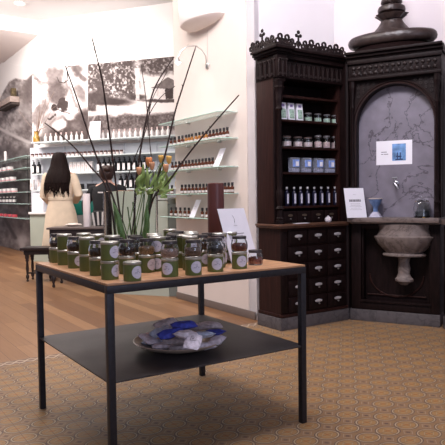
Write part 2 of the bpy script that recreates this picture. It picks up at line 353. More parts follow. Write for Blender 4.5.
def pic_barn(x, y):
    s = fbm(x, y, 1.7, 21); t = fbm(x, y, 9, 5)
    g = np.full_like(x, .93)
    tree = np.clip((s+.35*t-.66)*3.6, 0, 1); fol = mixv(np.full_like(x, .36), tree, .95)
    m = np.clip((142-x)/6+2.0*(t-.5), 0, 1)*np.clip((100-y)/5, 0, 1); g = mixv(g, m, fol)
    m = np.clip((x-140)/4, 0, 1)*np.clip((76-y+8*(t-.5))/4, 0, 1); g = mixv(g, m, mixv(np.full_like(x, .33), tree, .75))
    g = mixv(g, blob(x, y, 108, 101, 24, 4, 3, .3), .2); g = mixv(g, blob(x, y, 96, 97, 14, 6, 0, .4), .3); g = mixv(g, blob(x, y, 138, 97, 9, 3, 0, .3), .3)
    g = mixv(g, ((x > 158) & (x < 179) & (y > 84) & (y < 100)).astype(float), .88)
    g = mixv(g, ((np.abs(x-169) < (y-77)*1.5) & (y < 88) & (y > 77)).astype(float), .50)
    g = mixv(g, ((x > 166) & (x < 174) & (y > 88) & (y < 98.5)).astype(float), .16); g = mixv(g, blob(x, y, 172, 100.5, 28, 1.8, 0, .3), .28)
    g = mixv(g, ((x > 137) & (x < 141) & (y > 68) & (y < 100)).astype(float)*.8, 1.0)
    gr = .42+.5*(fbm(x, y, 1.6, 41)-.5)+.22*(t-.5)
    g = mixv(g, np.clip((y-113+.04*(x-130)+5*(t-.5))/3, 0, 1), gr); g = mixv(g, np.clip((y-128+6*(t-.5))/4, 0, 1)*.8, .80+.25*(s-.5)); g = mixv(g, line(x, y, 88, 132, 97, 112, 1.0)*.7, .8)
    g = mixv(g, np.clip((y-100)/2, 0, 1)*np.clip((112-y)/2, 0, 1)*np.clip((98-x)/3, 0, 1), gr*.85)
    return g
def pic_rock(x, y):
    t = fbm(x, y, 14, 60); s = fbm(x, y*.7, 3.2, 61)
    g = .64+.55*(s-.5)+.35*(t-.5)+.35*(fbm(x, y, 1.6, 63)-.5)
    g = mixv(g, line(x, y, -4, 124, 30, 141, 1.6), .86); g = mixv(g, blob(x, y, 29, 92, 4, 24, 6, .6)*.6, .36); g = mixv(g, blob(x, y, 20, 125, 7, 3.5, -20, .6)*.6, .88)
    g = mixv(g, blob(x, y, 27, 108, 5, 9, 0, .7)*.45, .85)
    g = mixv(g, np.clip((y-150)/30, 0, 1)*.5, .33+.2*(s-.5)); g = mixv(g, np.clip((y-142)/8, 0, 1)*np.clip((160-y)/8, 0, 1)*.5, .25)
    for a in (8, -14, -32, 26): g = mixv(g, line(x, y, 24, 247, 24+28*math.sin(math.radians(a)), 247-28*math.cos(math.radians(a)), 2.3)*.35, .78)
    g = mixv(g, blob(x, y, 25, 238, 5, 9, -30, .6)*.5, .85); g = mixv(g, line(x, y, 6, 215, 18, 238, 1.6)*.7, .2)
    top = np.interp(x, [-6, 0, 4, 8, 12, 18, 22, 28, 31, 33], [112, 103, 95, 88, 82, 79, 80, 80, 76, 74])
    return mixv(g, np.clip((top-y)/1.5, 0, 1), 1.25)
def mural(name, corners, plane, nx, ny, fn, label, thick=.02):
    # corners: (uTL),(uTR),(uBR),(uBL) pixels; picture laid out bilinearly on the board
    P = [PL(u, v, *plane) for u, v in corners]; P[3].z = P[3].z; N = Vector(plane[1]).normalized()
    if N.dot(P[0]) > 0: N = -N
    V = []; X = []; Y = []
    for j in range(ny+1):
        for i in range(nx+1):
            a, b = i/nx, j/ny; p = (P[0]*(1-a)+P[1]*a)*(1-b)+(P[3]*(1-a)+P[2]*a)*b; V.append(p)
            X.append((corners[0][0]*(1-a)+corners[1][0]*a)*(1-b)+(corners[3][0]*(1-a)+corners[2][0]*a)*b); Y.append((corners[0][1]*(1-a)+corners[1][1]*a)*(1-b)+(corners[3][1]*(1-a)+corners[2][1]*a)*b)
    X = np.array(X); Y = np.array(Y); X0 = X+7*(fbm(X, Y, 9, 70)-.5)+2.5*(fbm(X, Y, 3, 71)-.5); Y0 = Y+7*(fbm(X, Y, 9, 80)-.5)+2.5*(fbm(X, Y, 3, 81)-.5); q = 1 if fn is not pic_barn else .35
    g = fn(X+(X0-X)*q, Y+(Y0-Y)*q) if fn is not pic_rock else fn(X, Y)
    if fn is pic_blossom: g = np.where(g <= 1.06, np.clip(g, 0, 1)**1.35, g)
    if fn is not pic_rock: g = g+.16*(fbm(X, Y, 2.2, 90)-.5)*(g < .9)
    g = np.where(g > 1.06, 1.25, np.clip(g, 0, 1)**1.65)
    fs = [(j*(nx+1)+i, (j+1)*(nx+1)+i, (j+1)*(nx+1)+i+1, j*(nx+1)+i+1) for j in range(ny) for i in range(nx)]
    n0 = len(V); B = [p-N*thick for p in P]; V += B; tl, tr, br, bl = 0, nx, ny*(nx+1)+nx, ny*(nx+1)
    rim = [(n0, n0+1, n0+2, n0+3), tuple(range(0, nx+1))+(n0+1, n0), tuple(range(bl, br+1))+(n0+2, n0+3), tuple(range(0, bl+1, nx+1))+(n0+3, n0), tuple(range(nx, br+1, nx+1))+(n0+2, n0+1)]
    me = bpy.data.meshes.new(name); me.from_pydata([tuple(v) for v in V], [], fs+rim)
    at = me.color_attributes.new('print', 'FLOAT_COLOR', 'POINT')
    lin = lambda c: c/12.92 if c <= .04045 else ((c+.055)/1.055)**2.4
    cols = []
    for q in list(g)+[1]*4:
        q = float(q); d = (.19, .145, .14); l = (.95, .92, .91); k = min(q, 1)
        cols += [lin(d[i]+(l[i]-d[i])*k) if q <= 1.05 else (.86, .83, .81)[i] for i in range(3)]+[1]
    at.data.foreach_set('color', cols)
    m = bpy.data.materials.new(name+'_print'); m.use_nodes = True; nt, b = nodes(m); an = nt.nodes.new('ShaderNodeAttribute'); an.attribute_name = 'print'
    nt.links.new(an.outputs['Color'], b.inputs['Base Color']); b.inputs['Roughness'].default_value = .6; b.inputs['Specular IOR Level'].default_value = .2
    me.materials.append(m); o = bpy.data.objects.new(name, me); C.objects.link(o); tag(o, label, 'mural'); return o
SB = WC + CN*.35                                   # plane of the display unit back
mural('mural_board', [(32.3, 68), (87.6, 64.3), (87.6, 141.5), (32.3, 143.5)], (SB+CN*.02, CN), 110, 140, pic_blossom, 'tall black and white print of blurred blossom and dark leaves on a white ground')
mural('mural_board', [(88.2, 64.3), (182, 55.8), (182, 139), (88.2, 141.5)], (SB+CN*.02, CN), 220, 190, pic_barn, 'wide black and white landscape print with trees, path and small barn')
LN = Vector((-BV.x, -BV.y, 0))
mural('mural_board', [(-12, 60), (33.2, 68), (33.2, 253.5), (-12, 243)], (WC-BV*.03, BV), 60, 180, pic_rock, 'mauve grey rock face print with curved top edge on the left wall')

# ---------------------------------------------------------------- table
TN = Vector((-.469, 2.400, 0)); TW, TD, TH0, SH = 1.056, 1.008, .802, .395
def T(b, a, z=TH0): return TN + BV*b + AV*a + Vector((0, 0, z))
tb = thing('display_table', 'square black steel display table with pale oak top and lower shelf', 'table', TN, TH)
MB().box(.002, TW-.002, .002, TD-.002, TH0-.010, TH0, .002).build('tabletop', table_wood(), tb)['label'] = 'pale oak board top'
fr = MB(); e = .030
fr.box(0, TW, 0, e, TH0-.042, TH0-.0105, .001); fr.box(0, TW, TD-e, TD, TH0-.042, TH0-.0105, .001); fr.box(0, e, e, TD-e, TH0-.042, TH0-.0105, .001); fr.box(TW-e, TW, e, TD-e, TH0-.042, TH0-.0105, .001)
fr.build('frame', steel, tb)
for x, y in ((0, 0), (TW-e, 0), (0, TD-e), (TW-e, TD-e)): MB().box(x, x+e, y, y+e, 0, TH0-.042, .001).build('leg', steel, tb)
MB().slab([(.004, e), (e, e), (e, .004), (TW-e, .004), (TW-e, e), (TW-.004, e), (TW-.004, TD-e), (TW-e, TD-e), (TW-e, TD-.004), (e, TD-.004), (e, TD-e), (.004, TD-e)], SH-.006, SH).build('lower_shelf', sheet, tb, smooth=False)['label'] = 'thin dark steel sheet shelf'

# tins and jars
def tin():
    t = thing('tea_tin', 'green tin', 'tin'); t.scale = (1.09, 1.09, 1.09)
    r = .034
    MB().lathe([(r-.001, 0), (r, .002), (r, .062), (r-.001, .063)], 28).build('body', tin_g, t)
    MB().lathe([(r+.0008, .0632), (r+.0012, .064), (r+.0012, .071), (r-.001, .0735), (r-.004, .0728), (r-.005, .0722)], 28).build('lid', tin_m, t)
    b = MB(); n = 14; R = .0245; vs = [(r+.0005, 0, .035)]; fs = []
    for k in range(1, 4):
        for i in range(20):
            a = 2*PI*i/20; dx = R*k/3*math.cos(a)/r; vs.append(((r+.0006)*math.cos(dx), (r+.0006)*math.sin(dx), .034+R*k/3*math.sin(a)))
    for i in range(20):
        fs.append((0, 1+i, 1+(i+1) % 20))
        for k in range(2): fs.append((1+k*20+i, 1+(k+1)*20+i, 1+(k+1)*20+(i+1) % 20, 1+k*20+(i+1) % 20))
    b.add(vs, fs); lb = b.build('label', label_m, t); lb['label'] = 'round white label with faint writing'
    b = MB()
    for z, w_ in ((.042, .010), (.036, .007), (.031, .012)):
        for i in range(4):
            if (i*7+int(z*1000)) % 3 == 0: continue
            y0 = -w_+i*w_/2; b.add([((r+.001)*math.cos(y/r), (r+.001)*math.sin(y/r), zz) for y, zz in ((y0, z), (y0+w_*.4, z), (y0+w_*.4, z+.0022), (y0, z+.0022))], [(0, 1, 2, 3)])
    b.build('writing', mat('blue_grey_ink', (.20, .20, .30), .7), lb)
    return t
def jar(col, name):
    t = thing('spice_jar', 'jar', 'jar'); t.scale = (1.22, 1.22, 1.17)
    g = [(.010, .003), (.026, .003), (.029, .007), (.031, .018), (.031, .030), (.028, .043), (.0245, .049), (.0245, .055)]
    MB().lathe([(.022, .0), (.028, .001), (.031, .007), (.033, .018), (.033, .031), (.030, .044), (.0262, .050), (.0262, .056), (.0245, .056)]+list(reversed(g)), 24, cap=True).build('glass_jar', glass, t)
    m = mat(name, col, .7, var=.5, scale=260, bump=.8)
    c = MB().lathe([(.005, .004), (.0255, .004), (.0285, .008), (.0303, .018), (.0303, .026), (.0290, .031), (.001, .033)], 22)
    for i in range(26):
        a = random.random()*6.28; q = random.random()**.5*.022; c.ball((q*math.cos(a), q*math.sin(a), .0325), .004, .003, .003, 5, 4)
    c.build('contents', m, t)
    MB().lathe([(.0275, .0525), (.0282, .053), (.0282, .062), (.0268, .0642), (.0, .0645)], 24).build('lid', dark_lid, t)
    return t
TIN = tin()
JARS = {'d': jar((.05, .02, .016), 'dark_dried_berries'), 'b': jar((.20, .11, .075), 'brown_dried_herbs'), 'o': jar((.42, .25, .12), 'golden_dried_herbs'),
        'p': jar((.48, .30, .24), 'pinkish_dried_petals'), 'k': jar((.07, .06, .07), 'black_tea_leaves'), 'r': jar((.24, .05, .03), 'red_dried_berries')}
JN = dict(d='dark dried berries', b='brown dried herbs', o='golden dried herbs', p='pinkish dried petals', k='black tea leaves', r='red dried berries')
CAMP = Vector((0, 0, 0))
def az(p, off):     # label azimuth: towards the camera, turned by off degrees to the right
    d = (CAMP-p); return math.atan2(d.y, d.x)+math.radians(off)
def stack(p, kinds, off, where):
    z = TH0+.0005; p = Vector((p.x, p.y, 0)); n = len(kinds)
    for i, k in enumerate(kinds):
        if k == 't':
            pos = '' if n == 1 else ('lower ' if i == 0 else 'upper ')
            w_ = where if n == 1 else (where + (', under a jar' if kinds[1] != 't' else ''))
            put(TIN, (p.x, p.y, z), az(p, off+(random.uniform(-14, 14) if i else 0)), '%sgreen tin %s' % (pos, w_), 'green tins on the display table'); z += .0808
        else:
            put(JARS[k], (p.x, p.y, z), random.random()*6, 'jar of %s %s' % (JN[k], where), 'glass jars on the display table'); z += .077
S = [((110, 279), 'tt', 52, 'nearest the table corner'), ((98, 275), 'td', 58, 'second back from the near corner, left edge'), ((87.5, 270.7), 'tt', 75, 'third back along the left edge'),
     ((75.5, 267.8), 'td', 35, 'fourth back along the left edge'), ((65, 264.7), 'tt', 70, 'fifth back along the left edge'), ((57.5, 262.3), 'td', 60, 'sixth back along the left edge'),
     ((132.5, 280.5), 't', 38, 'standing alone beside the near corner'), ((127.5, 273.5), 'td', 80, 'just behind the lone tin'), ((147, 272), 'to', 45, 'second from the left behind the front edge'),
     ((158, 270.6), 'tt', -10, 'behind the jar of pinkish petals'), ((170, 276.3), 'tp', -22, 'second along the right-hand front edge'), ((193.5, 274.7), 'tb', 25, 'third along the right-hand front edge'),
     ((185, 267.5), 'tt', 28, 'behind the jar of brown herbs'), ((215.5, 271.3), 'tk', 15, 'fourth along the right-hand front edge'), ((239.5, 268.3), 'tr', 22, 'fifth along the right-hand front edge'),
     ((230, 262.3), 'tt', 10, 'behind the jar of red berries')]
for (u, v), k, off, where in S: stack(Z(u, v, TH0), k, off, where)
stack(T(.10, .955), 't', 62, 'last at the far left corner')
pz = Z(255.3, 264.7, TH0); put(JARS['r'], (pz.x, pz.y, TH0+.0005), 1, 'glass jar of red dried berries standing directly on the wood by the right corner', 'glass jars on the display table')
rows = [(.40, [(.215, 'td'), (.32, 'tk'), (.42, 'tt'), (.52, 'tb'), (.63, 'tt'), (.73, 'td')], 'in the middle row of the table'),
        (.51, [(.24, 'tt'), (.36, 'tb'), (.47, 'tt'), (.58, 'td'), (.69, 'tt')], 'in the row before the vase'),
        (.295, [(.415, 'td'), (.625, 'tb'), (.735, 'tt')], 'between front edge and middle row'), (.19, [(.50, 'tt'), (.655, 'tk')], 'just behind the front row'),
        (.66, [(.22, 'tt'), (.70, 'tk')], 'beside the glass vase'), (.80, [(.20, 'tt'), (.72, 'tt')], 'in the back row beside the vase')]
for a, lst, nm in rows:
    for i, (b, k) in enumerate(lst): stack(T(b, a, 0), k, random.uniform(5, 50), '%s from left %s' % (ORD[i], nm))

# dish of sachets
dc = T(.50, .315, SH)
MB().lathe([(.06, .0), (.07, .0), (.13, .010), (.19, .028), (.222, .045), (.226, .049), (.220, .051), (.185, .036), (.12, .018), (.0, .010)], 44).build('shallow_bowl', mat('stoneware_glaze', (.50, .40, .32), .28, var=.2, scale=9), None, (dc.x, dc.y, SH+.001))
bowl = C.objects['shallow_bowl']; tag(bowl, 'wide shallow grey brown stoneware dish on the lower shelf', 'bowl')
def pillow_mesh(L, W, T_, seed):
    r = random.Random(seed); n, m = 12, 8; vs = []; fs = []
    for sgn in (1, -1):
        for j in range(m+1):
            for i in range(n+1):
                x = i/n*2-1; y = j/m*2-1; h = (1-abs(x)**2.4)**.6*(1-abs(y)**2.6)**.6
                pin = 1-.18*(abs(x)**3)
                vs.append((x*L/2, y*W/2*pin, sgn*(T_/2*h*(1+.25*math.sin(5*x+seed)*math.cos(4*y+seed))+.0006)))
    k = (n+1)*(m+1)
    for s in (0, k):
        for j in range(m):
            for i in range(n): a = s+j*(n+1)+i; fs.append((a, a+1, a+n+2, a+n+1) if s == 0 else (a, a+n+1, a+n+2, a+1))
    return vs, fs
sach = [mat('pale_lilac_muslin', (.72, .67, .76), .8, var=.25, scale=60, bump=.3), mat('pale_blue_muslin', (.46, .54, .72), .8, var=.3, scale=50, bump=.3), mat('deep_blue_muslin', (.05, .07, .42), .75, var=.4, scale=50, bump=.3), mat('grey_muslin', (.48, .43, .46), .8, var=.35, scale=50, bump=.3)]
SC = ['pale lilac', 'pale blue', 'deep blue', 'grey']
def sachet(u, v, z, c, rz, tx, ty, label, mark=False, L=.105, W=.062):
    p = Z(u, v, SH+z); vs, fs = pillow_mesh(L, W, .030, int(u)); b = MB().add(vs, fs)
    o = b.build('lavender_sachet', sach[c], None, (p.x, p.y, SH+z)); o.rotation_euler = (tx, ty, rz); tag(o, label, 'sachet', 'lavender sachets in the dish')
    if mark:
        k = MB()
        for q in range(4):
            a = q*PI/2; cs, sn = math.cos(a), math.sin(a)
            k.box(-.012, .012, .0105, .012, .0162, .0168, M=Matrix.Rotation(a, 4, 'Z'))
        k.box(-.006, .006, -.001, .001, .0162, .0168); k.box(-.001, .001, -.006, .006, .0162, .0168)
        k.build('printed_square', mat('brown_print', (.12, .08, .09), .8), o)
    return o
sl = [(152, 345, .035, 1, 2.7, .1, .1, 'pale blue sachet at the left rim of the dish'), (163, 349, .034, 0, .2, 0, 0, 'pale lilac sachet at the front left rim'), (182, 351, .034, 3, .1, .1, 0, 'grey sachet low at the front of the dish'),
      (205, 349, .035, 0, .5, 0, .1, 'pale lilac sachet at the front right rim'), (219, 343, .040, 0, 1.2, 0, -.1, 'pale lilac sachet at the far right rim'), (150, 337, .045, 3, .8, .1, -.2, 'grey sachet at the back left of the dish'),
      (160, 333, .062, 1, .7, .2, -.2, 'pale blue sachet leaning behind the deep blue one'), (170, 335, .078, 2, .45, .25, -.15, 'long deep blue sachet in the middle of the heap'), (186, 336, .078, 0, .9, .1, .1, 'pale lilac sachet in the middle of the heap'),
      (184, 326, .085, 2, .35, .2, 0, 'deep blue sachet topmost in the heap'), (164, 324, .068, 3, .5, .3, -.2, 'grey sachet topmost at the back left'), (200, 328, .065, 3, 2.7, .2, .2, 'grey sachet at the back right'),
      (203, 337, .070, 1, 2.7, .1, .15, 'pale blue sachet sloping to the right'), (216, 334, .052, 2, 2.5, .1, .2, 'deep blue sachet at the right end of the dish'), (175, 343, .052, 3, .2, .2, 0, 'grey sachet under the long deep blue one'),
      (146, 341, .046, 0, 2.2, 0, -.2, 'small pale lilac sachet at the extreme left'), (213, 326, .050, 3, .3, .2, .1, 'grey sachet at the back right rim')]
for a in sl:
    a = list(a); z0 = a[2]; a[2] = .036+.006+(z0-.034)*2.1; a[1] = 337+(a[1]-338)*.9-1; a[0] = 184+(a[0]-184)*.93; sachet(*a, L=.122, W=.070)
sachet(193, 341.5, .112, 0, 1.35, .2, -.45, 'pale lilac sachet with a printed square, front of the heap', True, .10, .075)

# glass vase with branches and tulips
VC = T(.484, .818); VX, VY = VC.x, VC.y
vz = thing('glass_vase', 'large clear cylindrical glass vase holding branches and tulips on the table', 'vase', (VX, VY, TH0+.0005))
MB().lathe([(.0, 0), (.14, 0), (.150, .006), (.152, .38), (.150, .382), (.1485, .38), (.1465, .012), (.0, .014)], 48).build('vessel', mat('vase_glass', (.97, 1, .985), .02, trans=1, ior=1.14, spec=.5), vz)
twig = mat('dark_twig_bark', (.035, .018, .015), .7, var=.4, scale=40, bump=.4)
Y0 = VY
BR = [([(92, 38), (98, 62), (103, 85), (109, 130), (116, 185)], (-.02, .02), -.25, 'tallest straight twig, leaning left in the vase'),
      ([(65, 65), (80, 108), (94, 150), (110, 190)], (.02, -.03), -.15, 'twig leaning far left from the vase with a hooked tip'),
      ([(141, 64), (146, 100), (150, 145), (153, 190)], (.05, .05), .15, 'thin twig rising behind the tulips'),
      ([(174, 57), (156, 85), (147, 115), (139, 160), (135, 195)], (.03, .0), .1, 'thick twig curving right from the vase towards the barn print'),
      ([(196, 46), (185, 80), (175, 112), (165, 155), (156, 190)], (.045, .02), .05, 'tall twig leaning right across the warm-lit wall'),
      ([(239, 95), (215, 122), (190, 152), (168, 182), (157, 200)], (.06, -.03), -.1, 'lowest twig reaching far right over the glass shelves'),
      ([(45, 123), (70, 143), (90, 166), (108, 192)], (-.05, .0), .1, 'low twig reaching left over the woman'),
      ([(175, 86), (160, 98), (148, 118), (141, 150), (137, 190)], (.0, .06), .2, 'thin curved twig in the middle of the bunch'),
      ([(167, 72), (152, 100), (146, 130), (132, 165), (124, 195)], (-.04, .05), .15, 'thin crossing twig leaning right')]
for pts, (bx, by), dy, lb in BR:
    P = []
    n = len(pts)
    for i, (u, v) in enumerate(pts):
        q = D(u, v, Y0+by+dy*(1-i/(n-1))**1.2); P.append(q)
    base = Vector((VX+bx*1.2-.02, VY+by, TH0+.022)); top = P[-1]
    # keep stems inside the vessel at the rim
    c = Vector((top.x-VX, top.y-VY, 0))
    if c.length > .13: c = c*(.13/c.length); P[-1] = Vector((VX+c.x, VY+c.y, top.z))
    P.append(base)
    # smooth
    Q = []
    for i in range(len(P)-1):
        p0 = P[max(i-1, 0)]; p1 = P[i]; p2 = P[i+1]; p3 = P[min(i+2, len(P)-1)]
        for k in range(5):
            t = k/5; Q.append(.5*((2*p1)+(-p0+p2)*t+(2*p0-5*p1+4*p2-p3)*t*t+(-p0+3*p1-3*p2+p3)*t**3))
    Q.append(P[-1]); R = [.0030+.0032*(i/len(Q))**.7 for i in range(len(Q))]
    if 'thin' in lb: R = [r*.6 for r in R]
    b = MB().tube(Q, R, 7)
    for i in range(3, len(Q)-6, 3):
        d = Vector((random.uniform(-1, 1), random.uniform(-1, 1), .8)).normalized(); b.tube([Q[i], Q[i]+d*.014], [R[i]*1.1, .0008], 5)
    if 'hooked' in lb:
        h = [(67, 72), (68, 80), (64, 83), (59, 82), (57, 77)]; hp = [D(u, v, Q[2].y) for u, v in h]; b.tube(hp, [.003, .003, .0025, .002, .001], 6)
        b.tube([D(66, 69, Q[1].y), D(70, 65, Q[1].y)], [.0025, .001], 5)
    o = b.build('twig', twig); tag(o, lb, 'branch', 'bare twigs in the glass vase')
leaf_m = mat('tulip_leaf_green', (.30, .42, .13), .45, var=.3, scale=20, bump=.1)
def leaf(b, base, tip, w, bend):
    base, tip = Vector(base), Vector(tip); n = 8; d = tip-base; side = d.cross(Vector((0, 1, 0)) if abs(d.normalized().y) < .8 else Vector((1, 0, 0))).normalized(); nrm = side.cross(d).normalized(); vs = []; fs = []
    for i in range(n+1):
        t = i/n; c = base+d*t+Vector(bend)*math.sin(t*PI); ww = w*math.sin(PI*min(1, t*.9+.1))**.7*.5
        vs += [c-side*ww+nrm*ww*.35, c, c+side*ww+nrm*ww*.35]
    for i in range(n):
        a = i*3; fs += [(a, a+3, a+4, a+1), (a+1, a+4, a+5, a+2)]
    b.add(vs, fs)
def tulip(u, v, dy, col, lb, bx, r=.017):
    hd = D(u, v, Y0+dy); t = thing('tulip', lb, 'flower', (VX+bx, VY+dy*.5, TH0+.03), 0, 'tulips in the glass vase'); o = Vector((VX+bx, VY+dy*.5, TH0+.03))
    c = Vector((max(-.11, min(.11, (hd.x-VX)*.6)), dy*.5, 0)); mid = Vector((VX+c.x, VY+c.y, TH0+.36))
    mid2 = mid*.5+hd*.5+Vector((0, 0, .02))
    MB().tube([o-o, mid-o, mid2-o, hd-o-Vector((0, 0, r*.9))], [.0028, .0028, .0026, .0026], 7).build('stem', mat('tulip_stem', (.12, .20, .07), .5), t)
    b = MB()
    for k in range(6):
        a = k*PI/3; rr = .55 if k % 2 else .7
        M_ = Matrix.Translation(hd-o) @ Matrix.Rotation(a, 4, 'Z') @ Matrix.Translation((r*.42, 0, 0)) @ Matrix.Rotation(math.radians(12), 4, 'Y')
        b.ball((0, 0, 0), r*.42, r*.62, r*1.35, 10, 8, M_)
    b.build('petals', mat(col[0], col[1], .5, var=.2, scale=50), t)
    b = MB()
    m1 = Vector((mid.x*.6+hd.x*.4, mid.y*.6+hd.y*.4, TH0+.34))-o
    for q in range(6):
        tp = hd-o+Vector((random.uniform(-.055, .055), random.uniform(-.04, .04), random.uniform(-.15, .0))); st_ = m1.lerp(tp, .45)*1.0
        leaf(b, m1.lerp(tp, random.uniform(.25, .55)), tp, .021, (random.uniform(-.02, .02), random.uniform(-.02, .02), .0))
    b.build('leaf', leaf_m, t)
OR = ('orange_petal', (.80, .30, .10)); YE = ('yellow_petal', (.80, .48, .12)); PK = ('apricot_petal', (.75, .38, .20))
tulip(149, 162, -.02, OR, 'orange tulip with the highest head in the bunch', -.02, .020)
tulip(152, 166, -.05, PK, 'apricot tulip just below the orange one', 0); tulip(139, 171, .0, PK, 'apricot tulip leaning out to the left', -.05)
tulip(169, 160, .03, YE, 'yellow tulip leaning out to the right', .04, .018); tulip(161, 159, .05, YE, 'yellow tulip behind the middle of the bunch', .02); tulip(166, 168, -.04, PK, 'apricot tulip low on the right of the bunch', .05)
gb = thing('leafy_stems', 'broad green leaves and cut stems standing in the water of the vase', 'foliage', (VX, VY, TH0+.02))
b = MB()
for x0, y0, x1, y1, z1, w_ in ((.07, -.03, .095, -.05, .30, .034), (-.03, -.06, -.09, -.06, .31, .038)):
    leaf(b, (x0, y0, .01), (x1, y1, z1), w_, (.01, -.01, 0))
b.build('leaf', mat('deep_green_leaf', (.10, .19, .06), .45, var=.3, scale=20), gb)
b = MB()
for i in range(9):
    a = random.random()*6.28; q = random.uniform(.02, .11); a2 = a+random.uniform(-.8, .8); b.tube([(q*math.cos(a), q*math.sin(a), .0), (.12*math.cos(a2), .12*math.sin(a2), random.uniform(.22, .36))], .0035, 6)
b.build('stem', mat('dark_green_stem', (.05, .09, .035), .5), gb)
# brown candle
cp = T(.910, .60)
cd = thing('pillar_candle', 'tall thick burgundy brown pillar candle behind the jars', 'candle', (cp.x, cp.y, TH0+.0005))
MB().lathe([(.046, 0), (.047, .003), (.047, .410), (.0455, .420), (.041, .423), (.034, .413), (.0, .409)], 32, wob=lambda a, z: 1+.02*math.sin(3*a)*(z > .39)).build('wax', mat('burgundy_wax', (.105, .028, .024), .38, var=.1, scale=8), cd)
MB().tube([(0, 0, .405), (.002, 0, .422)], .0015, 6).build('wick', black, cd)
# cards
def card(name, w_, h_, loc, azim, lean, label, lines, group=None, pic=None, thick=.002, strut=True, skew=0):
    """standing card; azim = direction its face looks (radians)"""
    t = thing(name, label, 'sign', loc, azim+PI/2, group); cl, sl_ = math.cos(lean), math.sin(lean)
    M_ = Matrix.Rotation(-lean, 4, 'X')
    MB().box(-w_/2, w_/2, 0, thick, 0, h_, M=M_).build('card', paper, t, smooth=False)
    if lines:
        b = MB()
        for z, ww, hh in lines:
            x = -ww/2
            while x < ww/2-1e-4:
                s = min(random.uniform(.15, .4)*ww*.4+.002, ww/2-x); b.box(x, x+s*.85, -.0006, -.0001, z, z+hh, M=M_); x += s
        b.build('print', ink, t, smooth=False)
    if strut: MB().prism([(-.01, .0), (.01, .0), (.004, h_*.6)], 0, .001, M=Matrix.Translation((0, h_*.62*math.sin(lean)+h_*.12, 0)) @ Matrix.Rotation(math.atan2(h_*.12, h_*.6), 4, 'X')).build('strut', paper, t, smooth=False)
    return t, M_
kc = T(.885, .28)
t, M_ = card('sign_card', .215, .297, (kc.x, kc.y, TH0+.001), math.radians(-42), math.radians(19), 'white sheet with small drawing and text leaning behind the jar of red berries',
     [(.155, .105, .0045), (.145, .075, .0025), (.138, .06, .002), (.20, .03, .0015)])
b = MB(); 
for p0, p1 in (((-.004, .215), (.004, .235)), ((.004, .235), (-.001, .252)), ((-.001, .252), (-.006, .258)), ((.003, .232), (.002, .222))):
    b.tube([M_ @ Vector((p0[0], -.0008, p0[1])), M_ @ Vector((p1[0], -.0008, p1[1]))], .0009, 5)
b.build('emblem', ink, t)

# ---------------------------------------------------------------- antique drawer cabinet
def L_(o, x, y, z): return o
cab = thing('apothecary_cabinet', 'tall dark carved oak apothecary cabinet with drawers below and open shelves above', 'cabinet', CB, TH)
CW, CDp = .784, .345
MB().box(-.012, CW-.006, .012, CDp, 0, .105, .004).build('plinth', plinth_m, cab)['label'] = 'grey stone plinth'
b = MB(); b.box(.010, CW-.01, .034, CDp, .106, .885)
b.box(-.004, CW-.006, .015, CDp, .107, .134, .004); b.box(.004, CW-.01, .024, CDp, .862, .885, .003)
b.build('lower_carcass', redwood, cab)['label'] = 'red brown oak body of the drawer section'
for x0, x1 in ((.0, .07),): MB().box(x0, x1, .018, .034, .15, .84, .003).build('pilaster', darkwood, cab)
xs = [.074, .300, .528, .762]; zs = [.135, .279, .424, .569, .714, .858]
def pull(parent, x, z):
    b = MB(); b.lathe([(.0, -.002), (.040, -.002), (.041, .001), (.0, .002)], 18, sx=1, sy=.36, M=Matrix.Translation((x, .011, z)) @ Matrix.Rotation(PI/2, 4, 'X'))
    b.box(x-.033, x+.033, .000, .008, z-.007, z+.010, .002)
    o = b.build('label_holder', brass, parent); o['label'] = 'tarnished silver label holder'
    b = MB(); b.lathe([(.004, 0), (.005, .006), (.009, .012), (.006, .018), (.001, .019)], 12, M=Matrix.Translation((x, .012, z-.024)) @ Matrix.Rotation(PI/2, 4, 'X'))
    b.build('knob', mat('dull_bronze', (.20, .18, .18), .4, .6), parent)
for r in range(5):
    for c in range(3):
        x0, x1, z0, z1 = xs[c]+.006, xs[c+1]-.006, zs[r]+.006, zs[r+1]-.006
        d = MB().box(x0, x1, .016, .033, z0, z1, .003).box(x0+.012, x1-.012, .011, .016, z0+.012, z1-.012, .002).build('drawer', darkwood, cab)
        pull(d, (x0+x1)/2, (z0+z1)/2+.012)
MB().box(-.028, CW-.0, -.012, CDp+.0, .886, .904, .004).box(-.018, CW-.004, .002, CDp, .870, .885, .003).build('worktop', topwood, cab)['label'] = 'worn lighter oak worktop edge'
# upper
UY = .085; UL, UR = -.002, CW-.006
b = MB(); b.box(UL, UL+.03, UY+.025, CDp, .905, 2.335, .002); b.box(UR-.03, UR, UY+.02, CDp, .905, 2.335, .002)
b.build('side_panel', redwood, cab)['label'] = 'red brown oak side'
CPG = [(CW-.004, .10), (CW-.004, .036), (CW+.012, .022), (CW+.04, .030), (CW+.10, .064), (CW+.06, .22), (CW-.004, .22)]
MB().slab(CPG, .106, .885).slab(CPG, .886, 2.392).build('corner_post', darkwood, cab, smooth=False); MB().slab(CPG, 0, .105).build('plinth', plinth_m, cab, smooth=False)
MB().box(UL+.03, UR-.03, CDp-.012, CDp, .905, 2.29).build('back_panel', darkwood, cab)
SZ = [1.055, 1.350, 1.572, 1.803, 2.01]
for z in SZ: MB().box(UL+.031, UR-.031, UY+.012, CDp-.013, z-.018, z, .002).build('shelf', redwood, cab)
